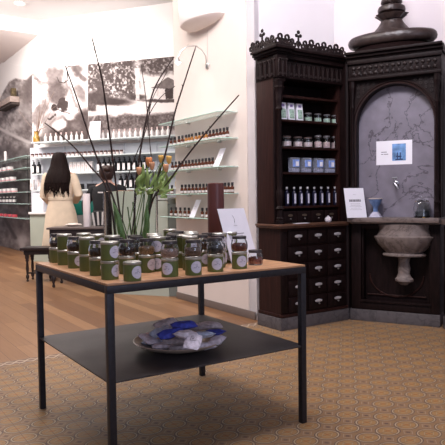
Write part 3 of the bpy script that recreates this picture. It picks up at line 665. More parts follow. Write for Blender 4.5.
# small drawers under the first shelf
for i in range(4):
    x0 = .095+i*.162; d = MB().box(x0, x0+.152, UY+.015, UY+.03, .910, 1.012, .003).build('drawer', darkwood, cab)
    o = MB().lathe([(.0, -.002), (.026, -.002), (.028, .002), (.0, .004)], 16, sy=.4, M=Matrix.Translation((x0+.076, UY+.012, .975)) @ Matrix.Rotation(PI/2, 4, 'X')).build('label_holder', mat('dull_brass', (.16, .12, .09), .4, .7), d)
    MB().lathe([(.004, 0), (.008, .01), (.001, .016)], 10, M=Matrix.Translation((x0+.076, UY+.014, .945)) @ Matrix.Rotation(PI/2, 4, 'X')).build('knob', MATS['dull_bronze'], d)
# corner colonettes
def colonette(x, y, z0, z1, parent, m, r=.026):
    h = z1-z0; pr = [(r*1.5, 0), (r*1.5, .03), (r*1.2, .035), (r*1.35, .05), (r, .06), (r, h*.10), (r*1.5, h*.11), (r*.85, h*.13), (r*1.25, h*.20), (r*1.3, h*.23), (r*.8, h*.25), (r, h*.28), (r*.8, h*.80), (r*1.15, h*.81), (r*.85, h*.825), (r*.95, h*.86), (r*1.2, h*.89), (r*1.0, h*.90), (r*1.6, h*.95), (r*1.8, h*.96), (r*1.5, h*.97), (r*1.7, h)]
    MB().lathe(pr, 16, wob=lambda a, z: 1+.06*math.cos(8*a)).build('colonette', m, parent, (x, y, z0))
colonette(.04, UY-.005, .905, 2.11, cab, darkwood)
for x0, x1 in ((.0, .082),):
    MB().box(x0, x1, UY-.045, UY+.024, 2.11, 2.14, .003).box(x0, x1, UY+.012, UY+.03, .905, 2.11, .002).build('pilaster', darkwood, cab)
# frieze with gothic arcade
b = MB(); b.box(-.004, UR, UY+.0, CDp, 2.14, 2.335, .002); b.box(-.012, .092, UY-.055, UY-.001, 2.14, 2.335, .003)
b.box(.092, UR, UY-.018, UY-.001, 2.145, 2.165, .003); b.box(.092, UR, UY-.03, UY-.001, 2.305, 2.335, .003)
b.build('frieze', darkwood, cab)
def arcade(b, x0, x1, n, y, z0, h, mp=None):
    s = (x1-x0)/n
    for i in range(n):
        cx = x0+(i+.5)*s; pts = [(cx-s*.40, y, z0), (cx-s*.40, y, z0+h*.55)]
        for k in range(1, 6): a = PI-k*PI/6; pts.append((cx+s*.40*math.cos(a), y, z0+h*.55+h*.38*math.sin(a)))
        pts += [(cx+s*.40, y, z0+h*.55), (cx+s*.40, y, z0)]
        if mp: pts = [mp @ Vector(p) for p in pts]
        b.tube(pts, .0055, 6)
        q = Vector((cx+s*.5, y, z0+h*.88)); q = mp @ q if mp else q; b.ball(q, .011, .008, .011, 8, 6)
        q = Vector((cx, y, z0+h*.12)); q = mp @ q if mp else q; b.ball(q, .009, .008, .014, 8, 6)
CM = mat('worn_carved_oak', (.016, .0095, .009), .48, var=.4, scale=30, bump=.3, spec=.3)
b = MB(); arcade(b, .10, UR-.01, 12, UY-.004, 2.17, .13); b.build('carved_arcade', CM, cab)
b = MB(); arcade(b, -.008, .088, 2, UY-.059, 2.15, .16); b.build('carved_arcade', CM, cab)
b = MB(); arcade(b, 0, .26, 4, 0, 2.15, .16, Matrix.Translation((-.016, CDp-.02, 0)) @ Matrix.Rotation(-PI/2, 4, 'Z')); b.build('carved_arcade', CM, cab)
b = MB(); 
for k, (z0, z1, e_) in enumerate(((2.335, 2.35, .012), (2.35, 2.372, .03), (2.372, 2.392, .05))):
    b.box(-.012-e_, .094+e_, UY-.055-e_, CDp, z0, z1, .003); b.box(.094, UR-.005, UY-.02-e_, CDp, z0, z1, .003)
b.build('cornice', darkwood, cab)
def trefoil(b, M_, s=1):
    for cx, cz in ((-.018, .026), (.018, .026), (0, .052)):
        b.lathe([(.009*s, -.007), (.0185*s, -.007), (.0185*s, .007), (.009*s, .007), (.009*s, -.007)], 12, cap=False, M=M_ @ Matrix.Translation((cx*s, 0, cz*s)) @ Matrix.Rotation(PI/2, 4, 'X'))
    b.box(-.006*s, .006*s, -.006, .006, 0, .03*s, M=M_)
def finial(b, M_, h):
    b.box(-.006, .006, -.006, .006, 0, h*.7, M=M_)
    for cx, cz, r in ((-.022, h*.72, .016), (.022, h*.72, .016), (0, h*.9, .017), (0, h*.68, .012)): b.ball((cx, 0, cz), r, .010, r, 10, 7, M_)
    for sx_ in (-1, 1): b.tube([M_ @ Vector(p) for p in ((sx_*.05, 0, .0), (sx_*.035, 0, h*.25), (sx_*.01, 0, h*.42))], .008, 6)
    b.lathe([(.008, -.006), (.017, -.006), (.017, .006), (.008, .006), (.008, -.006)], 10, cap=False, M=M_ @ Matrix.Translation((0, 0, h*.25)) @ Matrix.Rotation(PI/2, 4, 'X'))
b = MB(); zt = 2.391
for i in range(2): trefoil(b, Matrix.Translation((-.005+.075*i, UY-.085, zt)), 1.45)
for i in range(9):
    x = .155+i*.073; Mx = Matrix.Translation((x, UY-.045, zt))
    if i == 1: finial(b, Mx, .165)
    else: trefoil(b, Mx, 1.5 if i % 2 else 1.25)
for i in range(5):
    Mx = Matrix.Translation((-.045, UY-.03+i*.068, zt)) @ Matrix.Rotation(PI/2, 4, 'Z')
    if i == 2: finial(b, Mx, .175)
    else: trefoil(b, Mx, 1.3)
b.box(-.05, .11, UY-.092, UY-.078, zt, zt+.012); b.box(.11, UR-.01, UY-.052, UY-.038, zt, zt+.012); b.box(-.052, -.038, UY-.08, CDp-.01, zt, zt+.012)
b.build('cresting', CM, cab)['label'] = 'pierced gothic cresting with trefoils and finials'

def CL(x, y, z): return CB + BV*x + AV*y + Vector((0, 0, z))
def ux(u, y, z):   # cabinet-local x where pixel column u meets the plane local y
    p = PL(u, 160, CL(0, y, 0), AV); return (p-CB).dot(BV)
# goods in the cabinet
def leafl(u0, label, z):
    x = ux(u0, .15, z); p = CL(x, .15, z+.003)
    t = thing('gift_box', label, 'box', p, TH+random.uniform(-.05, .05), 'tall white boxes on the cabinet shelf')
    MB().box(-.034, .034, -.012, .012, 0, .15, .002, M=Matrix.Rotation(-.10, 4, 'X')).build('box_body', paper, t)
    MB().box(-.026, .026, -.0135, -.0125, .012, .095, M=Matrix.Rotation(-.10, 4, 'X')).build('printed_panel', mat('pale_green_print', (.30, .42, .34), .6, var=.5, scale=60), t)
    MB().box(-.014, .014, -.0135, -.0125, .115, .135, M=Matrix.Rotation(-.10, 4, 'X')).build('emblem', mat('violet_print', (.22, .16, .36), .6), t)
for i, u in enumerate((283.5, 291.7, 300)): leafl(u, '%s tall white box with green panel on the top cabinet shelf' % ('left', 'middle', 'right')[i], SZ[3])
def saltjar(r, h, col, lidm, name):
    t = thing('salt_jar', 'jar', 'jar')
    MB().lathe([(r*.9, 0), (r, .004), (r, h*.78), (r*.82, h*.84), (r*.82, h*.88), (r*.78, h*.88), (r*.78, h*.84), (r*.95, h*.76), (r*.95, .006), (.001, .004)], 20).build('glass_jar', glass, t)
    MB().lathe([(.001, .0065), (r*.92, .0065), (r*.92, h*.52), (.001, h*.54)], 18).build('contents', mat(name, col, .7, var=.15, scale=120, bump=.4), t)
    MB().lathe([(r*.86, h*.885), (r*.88, h*.90), (r*.88, h), (r*.8, h*1.01), (.001, h*1.02)], 20).build('lid', lidm, t)
    return t
J1 = saltjar(.034, .078, (.55, .72, .60), mat('grey_lid', (.20, .19, .20), .4, .3), 'pale_green_salts'); J2 = saltjar(.042, .092, (.85, .70, .72), mat('clear_brown_lid', (.10, .07, .065), .3), 'pale_pink_salts'); J3 = saltjar(.037, .115, (.88, .66, .68), MATS['grey_lid'], 'rose_salts')
for i, u in enumerate((308.5, 318, 327, 335)):
    put(J1, CL(ux(u, .16, 0), .16, SZ[3]+.0008), 0, 'small jar of pale green salts, %s from the left beside the white boxes' % ORD[i], 'small jars on the top cabinet shelf')
for i, u in enumerate((287, 298, 308)):
    put(J2, CL(ux(u, .16, 0), .16, SZ[2]+.0008), 0, 'squat jar of pale salts, %s from left, second cabinet shelf' % ORD[i], 'squat jars on the second cabinet shelf')
for i, u in enumerate((318, 326.5, 335)):
    put(J3, CL(ux(u, .17, 0), .17, SZ[2]+.0008), 0, 'taller jar of rose salts, %s from left, second cabinet shelf' % ORD[i], 'taller jars on the second cabinet shelf')
def bag():
    t = thing('cube_jar', 'bag', 'jar'); b = MB().box(-.048, .048, -.026, .026, 0, .130, .006)
    b.build('pouch', mat('clear_film', (.42, .45, .55), .12, alpha=.35), t)
    MB().box(-.042, .042, -.021, .021, .003, .035, .004).build('contents', mat('blue_grey_crystals', (.34, .34, .46), .4, var=.7, scale=90), t)
    MB().box(-.036, .038, -.0285, -.0272, .048, .112).build('label', mat('blue_label', (.20, .30, .66), .5, var=.5, scale=30), t)
    MB().box(-.004, .030, -.0295, -.0286, .056, .096).build('label_panel', paper, t)
    return t
BG = bag()
for i, u in enumerate((294, 306, 318, 329.5)): put(BG, CL(ux(u, .15, 0), .15, SZ[1]+.0008), TH, 'clear box of crystals with blue label, %s from the left on its shelf' % ORD[i], 'blue labelled boxes on the third cabinet shelf')
def blackbottle():
    t = thing('black_bottle', 'bottle', 'bottle')
    MB().lathe([(.017, 0), (.019, .003), (.019, .115), (.012, .130), (.008, .135), (.008, .148)], 18).build('glass_body', mat('black_blue_glass', (.012, .012, .03), .12), t)
    MB().lathe([(.0105, .149), (.011, .150), (.011, .166), (.009, .168), (.0, .168)], 14).build('cap', mat('silver_cap', (.6, .6, .62), .35, .3), t)
    b = MB(); n = 8; R = .0195; vs = []; fs = []
    for i in range(n+1):
        a = -PI/2-.62+1.24*i/n
        vs += [(R*math.cos(a), R*math.sin(a), .022), (R*math.cos(a), R*math.sin(a), .108)]
    fs = [(2*i, 2*i+2, 2*i+3, 2*i+1) for i in range(n)]; b.add(vs, fs).build('label', mat('pale_bottle_label', (.56, .55, .66), .6, var=.2, scale=60), t)
    return t
BB = blackbottle()
for i, u in enumerate((286.5, 293.8, 300.3, 307.3, 314, 321, 327.8, 334.8)): put(BB, CL(ux(u, .15, 0), .15, SZ[0]+.0008), TH+.1, 'black bottle with pale label and silver cap, %s from the left' % ORD[i], 'black bottles on the lowest cabinet shelf')
# on the worktop
p = CL(ux(327.5, .04, 0), .035, .9048)
rj = thing('round_pot', 'small round white pot on the worktop under the bottles', 'pot', p, 0)
MB().lathe([(.016, 0), (.026, .006), (.032, .022), (.028, .038), (.018, .046), (.012, .047)], 20).build('body', mat('white_ceramic', (.62, .58, .62), .3), rj)
MB().lathe([(.017, .048), (.012, .053), (.004, .055), (.005, .060), (.001, .062)], 14).build('lid', MATS['white_ceramic'], rj)
p = CL(ux(301, .035, 0), .035, .9045); lf = MB().box(-.075, .075, -.022, .022, 0, .004, .001).build('leaflets', paper, None, p, TH+.05); tag(lf, 'thin stack of white leaflets lying on the oak worktop', 'paper')
# ---------------------------------------------------------------- fountain
FT = thing('wall_fountain', 'dark carved oak wall fountain with grey marble niche and carved basin', 'fountain', I0+FD*.0, RZF)
FW_, FY = .787, .30
MB().box(-.0, FW_, .012, FY, 0, .105, .004).build('plinth', plinth_m, FT)['label'] = 'grey stone plinth'
b = MB(); b.box(.012, .10, .02, FY, .106, .885, .004); b.box(FW_-.085, FW_-.004, .02, FY, .106, .885, .004); b.box(.10, FW_-.085, .02, FY, .106, .175, .004); b.box(.10, FW_-.085, .14, FY, .175, .885)
b.box(.09, FW_-.075, .008, .05, .175, .195, .006); b.box(.10, .115, .05, .14, .175, .885, .003); b.box(FW_-.10, FW_-.085, .05, .14, .175, .885, .003); b.box(.10, FW_-.085, .03, .14, .84, .885, .003)
b.build('lower_carcass', darkwood, FT)
b = MB(); pts = [(.39+.24*math.cos(a), .135, .42+.20*math.sin(a)) for a in [PI+PI*i/16 for i in range(17)]]; b.tube(pts, .008, 6); b.tube([(.13, .135, .23), (.65, .135, .23)], .008, 6); b.build('panel_moulding', redwood, FT)
MB().box(-.0, FW_+.0, -.075, FY, .900, .942, .010).box(.01, FW_-.01, -.015, FY, .886, .900, .003).build('ledge', ledge_m, FT)['label'] = 'worn marble ledge'
# slab
MB().box(.052, FW_-.06, .12, .15, .943, 2.14).build('marble_slab', slab_m, FT, smooth=False)['label'] = 'grey veined marble slab'
# arch surround
OX0, OX1, ZS = .058, .728, 1.765; CX = (OX0+OX1)/2; RX = (OX1-OX0)/2; RZ = .345
def archface(b, y0, y1, z1, xl, xr):
    n = 24; vs = []
    inner = [(CX+RX*math.cos(PI-PI*i/n), ZS+RZ*math.sin(PI-PI*i/n)) for i in range(n+1)]
    outer = [(xl+(xr-xl)*i/n, z1) for i in range(n+1)]
    for (x, z), (X, Zz) in zip(inner, outer): vs += [(x, y0, z), (X, y0, Zz), (x, y1, z), (X, y1, Zz)]
    fs = []
    for i in range(n):
        a = 4*i; c = a+4; fs += [(a, a+1, c+1, c), (a+2, c+2, c+3, a+3), (a, c, c+2, a+2), (a+1, a+3, c+3, c+1)]
    fs += [(0, 2, 3, 1), (4*n, 4*n+1, 4*n+3, 4*n+2)]
    b.add(vs, fs)
b = MB(); archface(b, .04, .118, 2.16, OX0, OX1); b.box(.0, OX0, .04, .118, .943, 2.16); b.box(OX1, FW_, .04, .118, .943, 2.16); b.box(0, FW_, .118, FY, 2.14, 2.16)
b.box(.0, .05, .151, FY, .943, 2.14); b.box(FW_-.058, FW_, .151, FY, .943, 2.14)
b.build('arch_surround', darkwood, FT)
b = MB()
for off, r in ((.012, .011), (.034, .006)):
    b.tube([(OX0-off, .036, .945)]+[(CX+(RX+off)*math.cos(PI-PI*i/28), .036, ZS+(RZ+off)*math.sin(PI-PI*i/28)) for i in range(29)]+[(OX1+off, .036, .945)], r, 7)
b.build('arch_moulding', mat('polished_dark_oak', (.020, .009, .008), .3, var=.3, scale=20), FT)
for sx_ in (-1, 1):
    b = MB()          # spandrel carving
    for i in range(7):
        for j in range(7):
            x = CX+sx_*(RX-.02-.045*i); z = 2.135-.035*j
            if ((x-CX)/(RX+.055))**2+((z-ZS)/(RZ+.055))**2 > 1 and abs(x-CX) < RX: b.lathe([(.006, -.004), (.014, -.004), (.014, .004), (.006, .004), (.006, -.004)], 8, cap=False, M=Matrix.Translation((x, .036, z)) @ Matrix.Rotation(PI/2, 4, 'X'))
    b.build('carved_spandrel', CM, FT)
b = MB(); b.box(-.004, FW_+.004, .0, FY, 2.16, 2.345, .003); b.box(-.01, FW_+.01, -.015, .0, 2.165, 2.19, .004); b.box(-.01, FW_+.01, -.02, .0, 2.31, 2.345, .004); b.build('frieze', darkwood, FT)
b = MB()
nq = 15
for i in range(nq):
    x = .02+(FW_-.04)*(i+.5)/nq
    b.ball((x, -.002, 2.275), .018, .010, .018, 8, 6); b.ball((x, -.002, 2.225), .014, .008, .020, 8, 6); b.tube([(x-.02, -.003, 2.21), (x, -.006, 2.255), (x+.02, -.003, 2.21)], .005, 5)
b.build('carved_frieze', CM, FT)
b = MB()
for z0, z1, e_ in ((2.345, 2.365, .02), (2.365, 2.39, .045), (2.39, 2.412, .07)): b.box(-.02, FW_+.02, -.0-e_, FY, z0, z1, .004)
b.build('cornice', darkwood, FT)
for x in (.028, FW_-.03): colonette(x, .012, .943, 2.16, FT, darkwood, .017)
# roof and turned crown
RC = (.335, .20)
b = MB(); b.lathe([(.46, 2.413), (.44, 2.42), (.33, 2.475), (.30, 2.48), (.0, 2.48)], 40, (RC[0], RC[1], 0), sx=.95, sy=.52); b.build('roof', darkwood, FT)
b = MB()
def ringtube(b, R, r, z, sx=1, sy=1, n=40, m=12):
    vs = [((R+r*math.cos(2*PI*j/m))*math.cos(2*PI*i/n)*sx+RC[0], (R+r*math.cos(2*PI*j/m))*math.sin(2*PI*i/n)*sy+RC[1], z+r*math.sin(2*PI*j/m)) for i in range(n) for j in range(m)]
    b.add(vs, [(i*m+j, ((i+1) % n)*m+j, ((i+1) % n)*m+(j+1) % m, i*m+(j+1) % m) for i in range(n) for j in range(m)])
ringtube(b, .345, .052, 2.535, 1, .50); b.build('cushion_roll', mat('bronzed_carving', (.030, .019, .017), .34, var=.35, scale=26, bump=.5), FT)
BZ = MATS['bronzed_carving']
MB().lathe([(.31, 2.545), (.25, 2.585), (.17, 2.605), (.12, 2.66), (.095, 2.70), (.09, 2.715)], 32, (RC[0], RC[1], 0), sy=.6, wob=lambda a, z: 1+.02*math.cos(16*a)).build('neck', BZ, FT)
MB().lathe([(.09, 2.716), (.14, 2.755), (.142, 2.76), (.10, 2.765)], 32, (RC[0], RC[1], 0), sy=.8, wob=lambda a, z: 1+.07*math.cos(10*a)).build('leaf_collar', BZ, FT)
MB().lathe([(.09, 2.766), (.118, 2.78), (.122, 2.80), (.115, 2.825), (.085, 2.84)], 32, (RC[0], RC[1], 0)).lathe([(.07, 2.841), (.085, 2.85), (.095, 2.865), (.09, 2.89), (.06, 2.91), (.05, 2.96), (.08, 3.0), (.05, 3.06), (.0, 3.10)], 24, (RC[0], RC[1], 0)).build('finial', BZ, FT)
# basin
b = MB(); fl = lambda a, z: 1+(.035*math.cos(14*a) if z > .655 and z < .79 else (.03*math.cos(3*a+z*60) if z < .62 else 0))
b.lathe([(.030, .372), (.052, .395), (.078, .405), (.080, .425), (.062, .445), (.050, .475), (.055, .52), (.046, .57), (.052, .612), (.07, .622), (.182, .630), (.188, .640), (.182, .652), (.15, .658), (.185, .69), (.225, .735), (.262, .792), (.262, .803), (.235, .812), (.215, .865), (.222, .908), (.21, .912)], 56, (.475, .06, -.028), sy=.62, wob=fl)
b.build('basin', basin_m, FT)['label'] = 'carved grey stone basin on a twisted stem'
b = MB(); b.lathe([(.022, 0), (.024, .006), (.012, .012), (.011, .05), (.014, .055), (.010, .07)], 14, M=Matrix.Translation((.392, .119, 1.245)) @ Matrix.Rotation(PI/2, 4, 'X'))
b.tube([(.392, .05, 1.245), (.40, .03, 1.24), (.42, .02, 1.215), (.43, .02, 1.195)], .010, 8); b.tube([(.392, .06, 1.25), (.392, .06, 1.29)], .006, 7); b.tube([(.37, .06, 1.292), (.414, .06, 1.292)], .008, 7); b.build('tap', mat('dull_chrome', (.32, .32, .34), .35, .9), FT)['label'] = 'chrome tap on the slab'
def FL(x, y, z): return I0 + FD*x + FN*y + Vector((0, 0, z))
# poster on the slab
def fux(u, v, y): p = PL(u, v, FL(0, y, 0), FN); return (p-I0).dot(FD), p.z
x0, z1 = fux(376.3, 141.5, .119); x1, z0 = fux(412.2, 164, .119)
ps = thing('poster', 'white landscape sheet with a blue picture stuck on the marble slab', 'poster', FL(x0, .1185, z0), RZF)
wd, hg = x1-x0, z1-z0
MB().box(0, wd, -.0012, 0, 0, hg).build('sheet', paper, ps, smooth=False)
MB().box(wd*.45, wd*.83, -.0018, -.0013, hg*.16, hg*.86).build('picture', mat('blue_picture', (.13, .26, .50), .5, var=.6, scale=16), ps, smooth=False)['label'] = 'blue and pale picture'
b = MB(); 
for (a0, a1, c0, c1) in ((.58, .61, .2, .5), (.66, .69, .2, .5), (.56, .71, .30, .36), (.54, .74, .18, .24)): b.box(wd*a0, wd*a1, -.0023, -.0019, hg*c0, hg*c1)
b.build('picture_detail', mat('navy_print', (.02, .04, .12), .6), ps, smooth=False)
b = MB()
for i, (a0, a1) in enumerate(((.14, .30), (.14, .20), (.22, .34))): b.box(wd*a0, wd*a1, -.0018, -.0013, hg*(.52-.09*(i > 0)), hg*(.55-.09*(i > 0)))
b.build('print', ink, ps, smooth=False)
# sheet standing on the ledge
p0 = CL(ux(358, .03, 0), .03, .945); pbase = I0*1
t, M_ = card('sign_card', .200, .272, FL(.088, -.058, .9425), math.radians(-72), math.radians(13), 'white printed sheet standing where the worktop meets the marble ledge', [(.145, .12, .022), (.125, .10, .003), (.112, .10, .003), (.10, .12, .002), (.085, .10, .002), (.072, .12, .002), (.21, .03, .002)])
p = FL(fux(375.5, 215, .03)[0], .030, .9428)
cg = thing('egg_cup', 'blue stoneware goblet with a pale rim and white foot on the marble ledge', 'goblet', p, 0)
MB().lathe([(.022, .050), (.020, .070), (.026, .10), (.046, .125), (.055, .150), (.058, .162), (.050, .160), (.0, .13)], 24).build('cup', mat('blue_glaze', (.10, .17, .34), .35, var=.3, scale=30), cg)
MB().lathe([(.060, .163), (.061, .169), (.055, .172), (.048, .170)], 24).build('rim', mat('buff_rim', (.42, .36, .34), .4), cg)
MB().lathe([(.052, 0), (.055, .006), (.040, .018), (.044, .026), (.028, .036), (.030, .046), (.022, .0495)], 20, wob=lambda a, z: 1+.12*math.cos(6*a)).build('foot', mat('white_glaze', (.52, .51, .62), .3), cg)
def gjar(u, lab, y, r=.075, h=.17):
    p = FL(fux(u, 215, y)[0], y, .9428); t = thing('glass_jar', lab, 'jar', p, 0)
    MB().lathe([(r*.85, 0), (r, .008), (r, h*.6), (r*.8, h*.72), (r*.76, h*.72), (r*.95, h*.58), (r*.95, .012), (.001, .008)], 24).build('glass_body', glass, t)
    MB().lathe([(.001, .0125), (r*.85, .0125), (r*.8, h*.28), (.001, h*.3)], 18).build('contents', mat('dark_stones', (.03, .035, .05), .5, var=.5, scale=60, bump=.6), t)
    MB().lathe([(r*.82, h*.725), (r*.84, h*.76), (r*.5, h*.84), (r*.12, h*.87), (r*.16, h*.95), (r*.02, h)], 20).build('lid', glass, t)
gjar(422, 'clear glass jar with a lid on the right of the marble ledge', .045, .070, .19)
cp_ = FL(fux(424, 218, -.005)[0], -.02, .9428); cn = MB().lathe([(.012, 0), (.013, .003), (.010, .006), (.0, .008)], 14).build('brass_knob', mat('brass', (.55, .35, .08), .3, .8), None, cp_); tag(cn, 'small brass button lying before the glass jar', 'knob')
# third section on the right
RO = I1+FD*.012; RZR = RZF-math.radians(61.6)
rc = thing('apothecary_cabinet', 'dark oak cabinet section at the right edge of the picture', 'cabinet', RO, RZR)
MB().box(.0, .75, .012, .35, 0, .105, .004).build('plinth', plinth_m, rc)
MB().box(.01, .74, .034, .35, .106, .885).box(.0, .07, .018, .034, .12, .88, .003).build('lower_carcass', darkwood, rc)
MB().box(-.0, .76, -.012, .35, .886, .930, .006).build('worktop', ledge_m, rc)
b = MB(); b.box(.0, .04, .10, .35, .931, 2.30, .002); b.box(.72, .75, .10, .35, .931, 2.30, .002); b.box(.04, .72, .33, .35, .931, 2.30); b.build('side_panel', redwood, rc)
MB().box(-.0, .75, .07, .35, 2.06, 2.35, .003).build('frieze', darkwood, rc); MB().box(-.0, .78, .03, .35, 2.351, 2.41, .004).build('cornice', darkwood, rc)
colonette(.045, .085, .932, 2.05, rc, darkwood, .022)
for z in SZ: MB().box(.041, .719, .11, .329, z-.018, z, .002).build('shelf', redwood, rc)
for i, (z0, z1) in enumerate(zip(zs[:-1], zs[1:])):
    d = MB().box(.08, .29, .016, .033, z0+.006, z1-.006, .003).build('drawer', darkwood, rc); pull(d, .185, (z0+z1)/2)

# ---------------------------------------------------------------- glass shelves on the warm-lit wall
WL = lambda s, d, z: WA0 + (-AV)*s + LN*d + Vector((0, 0, z))        # s along the wall from its far end, d out of the wall
def ws(u, d, v=180): p = PL(u, v, WA0+LN*d, BV); return (p-WA0).dot(-AV)
WZ = [1.955, 1.705, 1.435, 1.18, .935]; nm = ['top', 'second', 'third', 'fourth', 'lowest']
RZW = rzA
for k, z in enumerate(WZ):
    t = thing('glass_shelf', '%s glass shelf on the warm-lit wall' % nm[k], 'shelf', WL(0, .013, z), RZW, 'glass shelves on the cream wall')
    s0, s1 = -.03, 1.24; poly = [(s0, 0), (s1, 0), (s1-.005, -.06)]+[(s1-.10+.095*math.cos(a), -.10+-.08*math.sin(a)) for a in [0, .4, .8, 1.2, PI/2]]+[(s0, -.18)]
    MB().slab(poly, -.010, 0).build('pane', pane, t, smooth=False)
    e_ = MB().tube([(x, y-.001, -.005) for x, y in poly[2:]], .0052, 6); e_.build('edge', pane_edge, t)
    for s in (.34, .95): MB().lathe([(.011, 0), (.011, .045), (.006, .05)], 12, M=Matrix.Translation((s, -.001, -.020)) @ Matrix.Rotation(PI/2, 4, 'X')).build('bracket', chrome, t)
def dropper(glassm, name='dropper_bottle', r=.0180, h=.076):
    t = thing(name, 'bottle', 'bottle')
    MB().lathe([(r*.9, 0), (r, .003), (r, h*.72), (r*.45, h*.86), (r*.45, h*.93)], 12).build('glass_body', glassm, t)
    MB().lathe([(r*.72, h*.90), (r*.72, h*1.25), (r*.6, h*1.30), (.0, h*1.30)], 10).build('cap', black, t)
    MB().lathe([(r*1.02, h*.12), (r*1.03, h*.13), (r*1.03, h*.40), (r*1.02, h*.41)], 12, cap=False).build('label', mat('cream_label', (.55, .50, .48), .6, var=.1, scale=60), t)
    return t
DB = dropper(amber); DL = dropper(amber_l)
def rowW(k, us, d, proto, desc):
    for i, u in enumerate(us):
        v = {1: 140, 2: 165, 3: 191, 4: 217}[k]
        put(proto, WL(ws(u, d, v), d, WZ[k]+.0008), 0, '%s, %s from left, %s glass shelf' % (desc, ORD[i], nm[k]), 'dropper bottles on the %s glass shelf' % nm[k])
rowW(1, [171, 175, 179, 182.5], .10, DB, 'dark amber dropper bottle in the left cluster'); rowW(1, [186, 189, 192], .10, DL, 'light amber dropper bottle in the middle trio')
rowW(1, [196, 199.5, 203, 206.5], .10, DL, 'light amber dropper bottle in the right group'); rowW(1, [210, 213.5, 217, 220.5, 224, 227.5], .10, DB, 'dark amber dropper bottle in the right-hand group')
rowW(2, [172.5+3.35*i for i in range(13)], .10, DB, 'dark amber dropper bottle with white label')
rowW(3, [168, 172]+[182+3.6*i for i in range(15)], .10, DB, 'dark amber dropper bottle with white label')
rowW(4, [171.5, 176, 180.5, 185, 189], .10, DB, 'dark amber dropper bottle left of the white card'); rowW(4, [202.5, 207], .10, DB, 'dark amber dropper bottle right of the white card')
def wcard(u, v, z, w_, h_, lb, lean=.45):
    p = WL(ws(u, .135, v), .145, z+.001); card('sign_card', w_, h_, p, math.atan2(LN.y, LN.x), lean, lb, [(h_*.6, w_*.3, .002), (h_*.5, w_*.5, .001)], 'small cards on the glass shelves', strut=False)
wcard(216.5, 164, WZ[2], .10, .20, 'white card leaning on the third glass shelf'); wcard(192.5, 217, WZ[4], .10, .20, 'white card leaning on the lowest glass shelf')
# gooseneck lamp
lp = PL(208, 66, WA0+LN*.013, BV)
lm = thing('picture_light', 'slim chrome gooseneck wall lamp arching left over the glass shelves', 'lamp', lp, RZW)
MB().lathe([(.030, 0), (.030, .014), (.018, .022)], 18, M=Matrix.Rotation(PI/2, 4, 'X')).build('wall_plate', chrome, lm)
lo = lambda u, v, d: (Matrix.Rotation(-RZW, 4, 'Z') @ (PL(u, v, WA0+LN*d, BV)-lp))
pts = [Vector((0, -.02, 0)), lo(206, 57, .06), lo(202, 50, .12), lo(196, 46, .20), lo(188, 46, .28), lo(181, 51, .34), lo(178.5, 57, .36)]
MB().tube(pts, .005, 8).build('arm', chrome, lm)
hp = lo(178, 62, .36); MB().lathe([(.008, .04), (.014, .03), (.026, .0), (.024, -.002)], 14, hp).build('lamp_shade', chrome, lm)
MB().ball(hp+Vector((0, 0, -.006)), .023, .023, .020).build('bulb', mat('lit_bulb', (1, .95, .88), .5, emit=14), lm)
b = MB().tube([lo(207.3, 30, .02), Vector((0, -.006, .02))], .002, 6); b.build('cable', mat('grey_cable', (.40, .35, .34), .6), lm)
hw = PL(178, 62, WA0+LN*.36, BV)
spot('picture_light_beam', hw+Vector((0, 0, -.02)), WL(.55, .0, 1.9), 5, (1, .90, .80), 120, 1.0, .02)
# plaster uplighter bowl
bp0 = PL(205, 20, WA0+LN*.013, BV); s_ = (bp0-WA0).dot(-AV)
up = thing('wall_uplighter', 'large half round pale plaster wall light above the glass shelves', 'lamp', WL(s_, .014, 0), RZW)
MB().lathe([(.34, 3.32), (.33, 3.08), (.312, 2.925), (.300, 2.915), (.26, 2.895), (.16, 2.875), (.001, 2.87)], 36, sx=1.18, sy=.66, a0=PI, a1=2*PI, cap=False).build('bowl', mat('pinkish_plaster', (.93, .86, .85), .7), up)
pl_ = bpy.data.lights.new('uplighter_lamp', 'POINT'); pl_.energy = 5; pl_.color = (1, .88, .78); pl_.shadow_soft_size = .1; po = bpy.data.objects.new('uplighter_lamp', pl_); C.objects.link(po); po.location = WL(s_, .12, 3.2)

# ---------------------------------------------------------------- far display unit
UD = .30
rzC = math.atan2(CD.y, CD.x)
SL = lambda s, d, z: SB + CD*s + CN*d + Vector((0, 0, z))
def cs(u, d, v=170): p = PL(u, v, SB+CN*d, CN); return (p-SB).dot(CD)
US = cs(31.5, .30)
ut = thing('display_unit', 'pale grey wall display unit with thin shelves under the murals', 'shelving', (SB.x, SB.y, 0), rzC)
UZ = [2.185, 1.905, 1.605, 1.305, .905]
MB().box(-.0, 4.0, 0, .018, .0, 2.11).build('back_panel', shelf_lit, ut, smooth=False)
for z in UZ[:-1]: MB().box(US, 4.0, -UD, -.046 if z > 2 else -.019, z-.022, z, .002).build('shelf', mat('pale_glass_shelf', (.58, .64, .64), .3), ut)
MB().box(US, 4.0, -.42, -.019, UZ[4]-.04, UZ[4], .003).build('counter', whitepl, ut)
lb_ = MB().box(US, 4.0, -.38, -.019, 0, UZ[4]-.041)
lb_.build('base_cabinet', sage, ut); 
for s in (.80, 1.38, 2.06, 2.7, 3.2): MB().box(s-.005, s+.005, -.05, -.019, .91, 2.11).build('divider', shelf_lit, ut)
for s in (.45, .95, 1.45, 1.95, 2.5): MB().lathe([(.02, 0), (.02, .02)], 12, M=Matrix.Translation((s, -UD-.001, 2.14)) @ Matrix.Rotation(PI/2, 4, 'X')).build('bracket', chrome, ut)
def simple(nm_, label, cat, parts):
    t = thing(nm_, label, cat)
    for pn, b, m in parts: b.build(pn, m, t)
    return t
